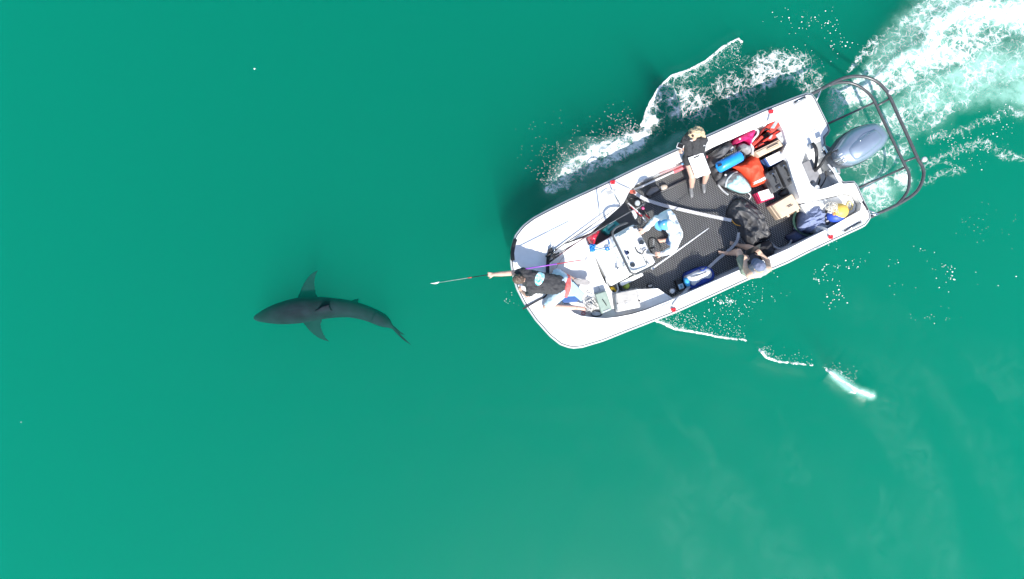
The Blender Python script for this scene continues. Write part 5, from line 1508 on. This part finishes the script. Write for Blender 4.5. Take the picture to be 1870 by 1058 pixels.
tube('cord', [P(1366, 352, .24), P(1371, 358, .22), P(1368, 364, .2)], .012, M('pale cloth', (.6, .6, .6), .8), gm, 6, False, 4)
# orange float coat
oj = thing('float_coat', P(1372, 312, ZF), 'orange float coat with a white reflective band folded on the mat', 'jacket')
oran = M('orange red fabric', (.78, .07, .025), .65, var=.08, vs=8, bump=.2, bs=40)
oc_ = puff('cloth', [(1337, 305), (1346, 300), (1358, 297), (1366, 287), (1377, 282), (1383, 287), (1388, 298), (1394, 313), (1401, 331), (1393, 336), (1381, 341), (1372, 340), (1366, 329), (1356, 319), (1347, 311)], ZF + .06, .30, oran, oj, noise=(.02, 6), n=110, rings=34, prof=3.0, seed=7, folds=(.06, 5.0, (.6, -.8)))
decal('reflective_band', PL([(1372, 334.5), (1384, 329), (1396, 322.5), (1399, 327.5), (1387, 333.5), (1374.5, 339)], .40), oc_, M('reflective white', (.75, .75, .76), .5), oj, .008, 6)
# red life vests
def vest(px, zb, label, band, seed):
    t = thing('life_vest', P(px[0][0], px[0][1], ZF), label, 'life vest', 'red life vests on the aft port heap')
    o = prism('foam', px, zb + .13, zb, M('red vest fabric', (.66, .055, .035), .65, var=.15, bump=.3), t, .035)
    prism('strap_band', band, zb + .137, zb + .128, M('pale grey band', (.36, .40, .41), .7), t, .002)
    return t
v1_ = vest([(1373, 262), (1381, 255), (1388, 247), (1393, 238), (1402, 228), (1412, 222), (1422, 219), (1437, 220), (1432, 225), (1424, 230), (1418, 237), (1412, 242), (1406, 238), (1398, 239), (1391, 247), (1396, 250), (1386, 259), (1377, 267)], .52, 'red curved life vest topmost beside the white stern corner', [(1407, 234), (1416, 221.5), (1423, 220), (1414, 235)], 1)
v2_ = vest([(1377, 271), (1386, 262), (1396, 255), (1408, 247), (1418, 240), (1431, 237), (1426, 244), (1419, 251), (1410, 257), (1402, 256), (1394, 260), (1398, 263), (1386, 269)], .42, 'red life vest under the curved one and beside the sand coloured case', [(1403, 253), (1408, 247), (1412, 246), (1408, 254)], 2)
for t_v, pts in ((v1_, [(1392, 243, .60), (1400, 236, .67), (1411, 241, .60)]), (v2_, [(1383, 268, .55), (1390, 262, .58), (1396, 259, .5)])):
    tube('buckle_strap', [P(*q) for q in pts], .012, black, t_v, 6, False, 4)
# sand coloured cases
sand = M('sand plastic', (.60, .47, .34), .55, var=.06)
t, W = hard_case('sand_case', [(1377, 277), (1423, 254), (1431, 266), (1387, 287)], .62, ZF + .02, sand, 'sand coloured case with a long handle standing beside the life vests', 'case', bevel=.012)
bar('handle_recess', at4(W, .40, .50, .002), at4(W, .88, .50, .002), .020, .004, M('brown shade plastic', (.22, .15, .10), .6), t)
handle(t, at4(W, .42, .5, .004), at4(W, .86, .5, .004), sand, .010, .02)
bar('latch', at4(W, .12, .45, .004), at4(W, .26, .45, .004), .03, .012, sand, t)
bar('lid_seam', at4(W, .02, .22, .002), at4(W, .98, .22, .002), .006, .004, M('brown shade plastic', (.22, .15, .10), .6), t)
t, W = hard_case('sand_case', [(1409, 375), (1447, 353), (1463, 381), (1427, 400)], .46, ZF + .02, sand, 'flat sand coloured case with two lines of small print on its lid', 'case', bevel=.014)
for k in range(9):
    bar('lid_rib', at4(W, .02 + .0, .10 + .095 * k, .002), at4(W, .10, .10 + .095 * k, .002), .008, .004, sand, t)
for k, (a, b_) in enumerate(((.52, .50), (.56, .58))):
    bar('print_line', at4(W, a - .02, b_, .004), at4(W, a + .20, b_, .004), .008, .002, M('dark print', (.06, .05, .05), .6), t)
for a in (.30, .78):
    bar('latch', at4(W, a, 1.0, -.04), at4(W, a + .12, 1.0, -.04), .035, .03, sand, t)
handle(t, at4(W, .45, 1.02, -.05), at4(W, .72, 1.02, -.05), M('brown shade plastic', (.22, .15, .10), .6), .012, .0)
# white lidded cool box, pale case, black cases, red box
t, W = hard_case('blue_cool_box', [(1394, 290), (1425, 275), (1432, 292), (1405, 305)], .52, ZF + .02, M('dark blue plastic', (.03, .09, .26), .5), 'blue cool box with a plain white lid between sand case and black cases', 'cool box', bevel=.012)
prism('white_lid', [(1398, 288.5), (1425, 275.5), (1431, 291), (1407, 303)], .545, .523, white, t, .008)
t, W = hard_case('pale_case', [(1416, 246), (1432, 236), (1444, 259), (1431, 266)], .58, ZF + .02, M('pale grey plastic', (.50, .51, .52), .45), 'pale grey latched case half under the life vests by the stern', 'case', bevel=.012)
for a, b_ in ((.3, .35), (.75, .3), (.55, .7)):
    bar('latch', at4(W, a, b_, .004), at4(W, a + .12, b_ + .06, .004), .016, .006, greyplastic, t)
gun = M('gunmetal plastic', (.075, .077, .08), .42, var=.15)
for px, lb in (([(1397, 317), (1416, 307), (1431, 342), (1415, 353)], 'black hard case nearer the orange coat, one of two side by side'), ([(1417, 302), (1435, 291), (1456, 329), (1437, 343)], 'black hard case nearer the stern, one of two side by side')):
    t, W = hard_case('black_case', px, .56, ZF + .02, gun, lb, 'case', group='black hard cases side by side', bevel=.014)
    handle(t, at4(W, .55, .30, .0), at4(W, .55, .64, .0), black, .013, .045)
    for b_ in (.12, .82):
        bar('latch', at4(W, .30, b_, .004), at4(W, .80, b_ + .0, .004), .03, .012, black, t)
        lathe('lock', [(.014, 0), (.014, .012)], at4(W, .55, b_ + .06, .012), steel, t, 10)
    for a in (.12, .88):
        bar('rib', at4(W, a, .06, .002), at4(W, a, .94, .002), .012, .008, gun, t)
pd_ = thing('dark_pouch', P(1432, 350, ZF), 'small dark pouch wedged between black cases and flat sand case', 'pouch')
puff('body', [(1424, 356), (1428, 347), (1436, 345), (1443, 350), (1436, 358)], ZF + .02, .14, dgrey, pd_, noise=(.015, 12), n=32, rings=8)
t, W = hard_case('red_box', [(1379.5, 353), (1409, 343), (1415, 362), (1389, 371)], .36, ZF + .02, M('crimson plastic', (.50, .02, .08), .4), 'crimson box with a bright white lid below the orange coat', 'box', bevel=.010)
prism('white_lid', [(1384, 351), (1408, 343.5), (1413.5, 360), (1391, 367.5)], .385, .363, white, t, .006)
# ---- stern starboard: heaped jacket, basket, buoy
bs_ = thing('basket', P(1470, 405, ZF), 'dark green round basket under the blue grey jacket', 'basket')
for k in range(6):
    z = ZF + .03 + .05 * k; r = 26 + 1.0 * k
    tube('hoop', [P(1479 + r * math.cos(a), 402 + r * .92 * math.sin(a), z) for a in [2 * math.pi * i / 28 for i in range(28)]], .013, M('dark green plastic', (.015, .05, .035), .5), bs_, 6, True)
jk = thing('heaped_jacket', P(1480, 405, ZF), 'blue grey jacket heaped over the basket by the near gunwale', 'jacket')
slate = M('blue grey fabric', (.19, .23, .36), .85, var=.12, bump=.25, bs=50)
puff('cloth', [(1458, 398), (1461, 386), (1470, 376), (1484, 374), (1498, 375), (1508, 378), (1510, 392), (1507, 408), (1504, 415), (1494, 413), (1487, 421), (1478, 427), (1470, 422), (1458, 424), (1452, 418), (1457, 410)], ZF + .05, .36, slate, jk, noise=(.05, 7), n=150, rings=50, prof=2.4, smooth_outline=1, seed=9, folds=(.14, 8, (.8, .5)))
puff('sleeve', [(1436, 433), (1446, 424), (1456, 420), (1470, 424), (1480, 430), (1478, 437), (1462, 441), (1448, 444)], ZF + .02, .20, M('navy fabric', (.045, .06, .12), .85, var=.15, bump=.25), jk, noise=(.03, 7), n=80, rings=26, seed=2, folds=(.08, 8, (.9, .3)))
sk = thing('snorkel_mask', P(1512, 398, ZF), 'dark mask with pale strap beside the blue grey jacket', 'mask')
tube('frame', [P(1511 + 4.5 * math.cos(a), 397 + 13 * math.sin(a), .56) for a in [2 * math.pi * i / 20 for i in range(20)]], .020, black, sk, 8, True)
for v in (391, 398, 405):
    bar('strap_bar', P(1507.5, v, .57), P(1513, v - 1.5, .57), .012, .008, webgrey, sk)
by_ = thing('buoy', P(1530, 391, .50), 'round yellow and blue buoy with a tangle of pale line on top', 'buoy')
yel = M('yellow buoy', (.80, .52, .10), .5, var=.08); bl2 = M('blue buoy', (.03, .08, .42), .5, var=.1)
c_ = P(1530, 389, .62)
blob('lower_half', [ell(c_ + Vector((-.03, -.06, -.02)), (.17, .125, .12))], bl2, by_, .012, 3)
blob('upper_half', [ell(c_ + Vector((.02, .03, .02)), (.165, .145, .135))], yel, by_, .012, 3)
pline = M('pale line', (.62, .58, .50), .8, var=.25)
for k in range(16):
    a0 = rr.random() * 6.28; cx0, cy0 = 1521 + rr.gauss(0, 4), 379 + rr.gauss(0, 5)
    tube('line', [P(cx0 + rr.uniform(3, 8) * math.cos(a0 + i * .8), cy0 + rr.uniform(3, 7) * math.sin(a0 + i * .8), .765 + .02 * rr.random()) for i in range(6)], .006, pline, by_, 5, False, 4)
lathe('eye', [(.03, 0), (.03, .02), (.018, .03)], P(1523, 391, .765), M('orange eye', (.6, .25, .05), .5), by_, 14)
rg = thing('yellow_ring', P(1553, 376, ZG), 'yellow edged ring fitting on the white stern deck beside the buoy', 'ring')
tube('ring', [P(1552 + 5 * math.cos(a), 376 + 7.5 * math.sin(a), .52) for a in [2 * math.pi * i / 20 for i in range(20)]], .012, M('pale yellow', (.75, .60, .25), .5), rg, 7, True)
tube('pin', [P(1551, 371, .52), P(1552, 378, .53)], .008, greyplastic, rg, 6)
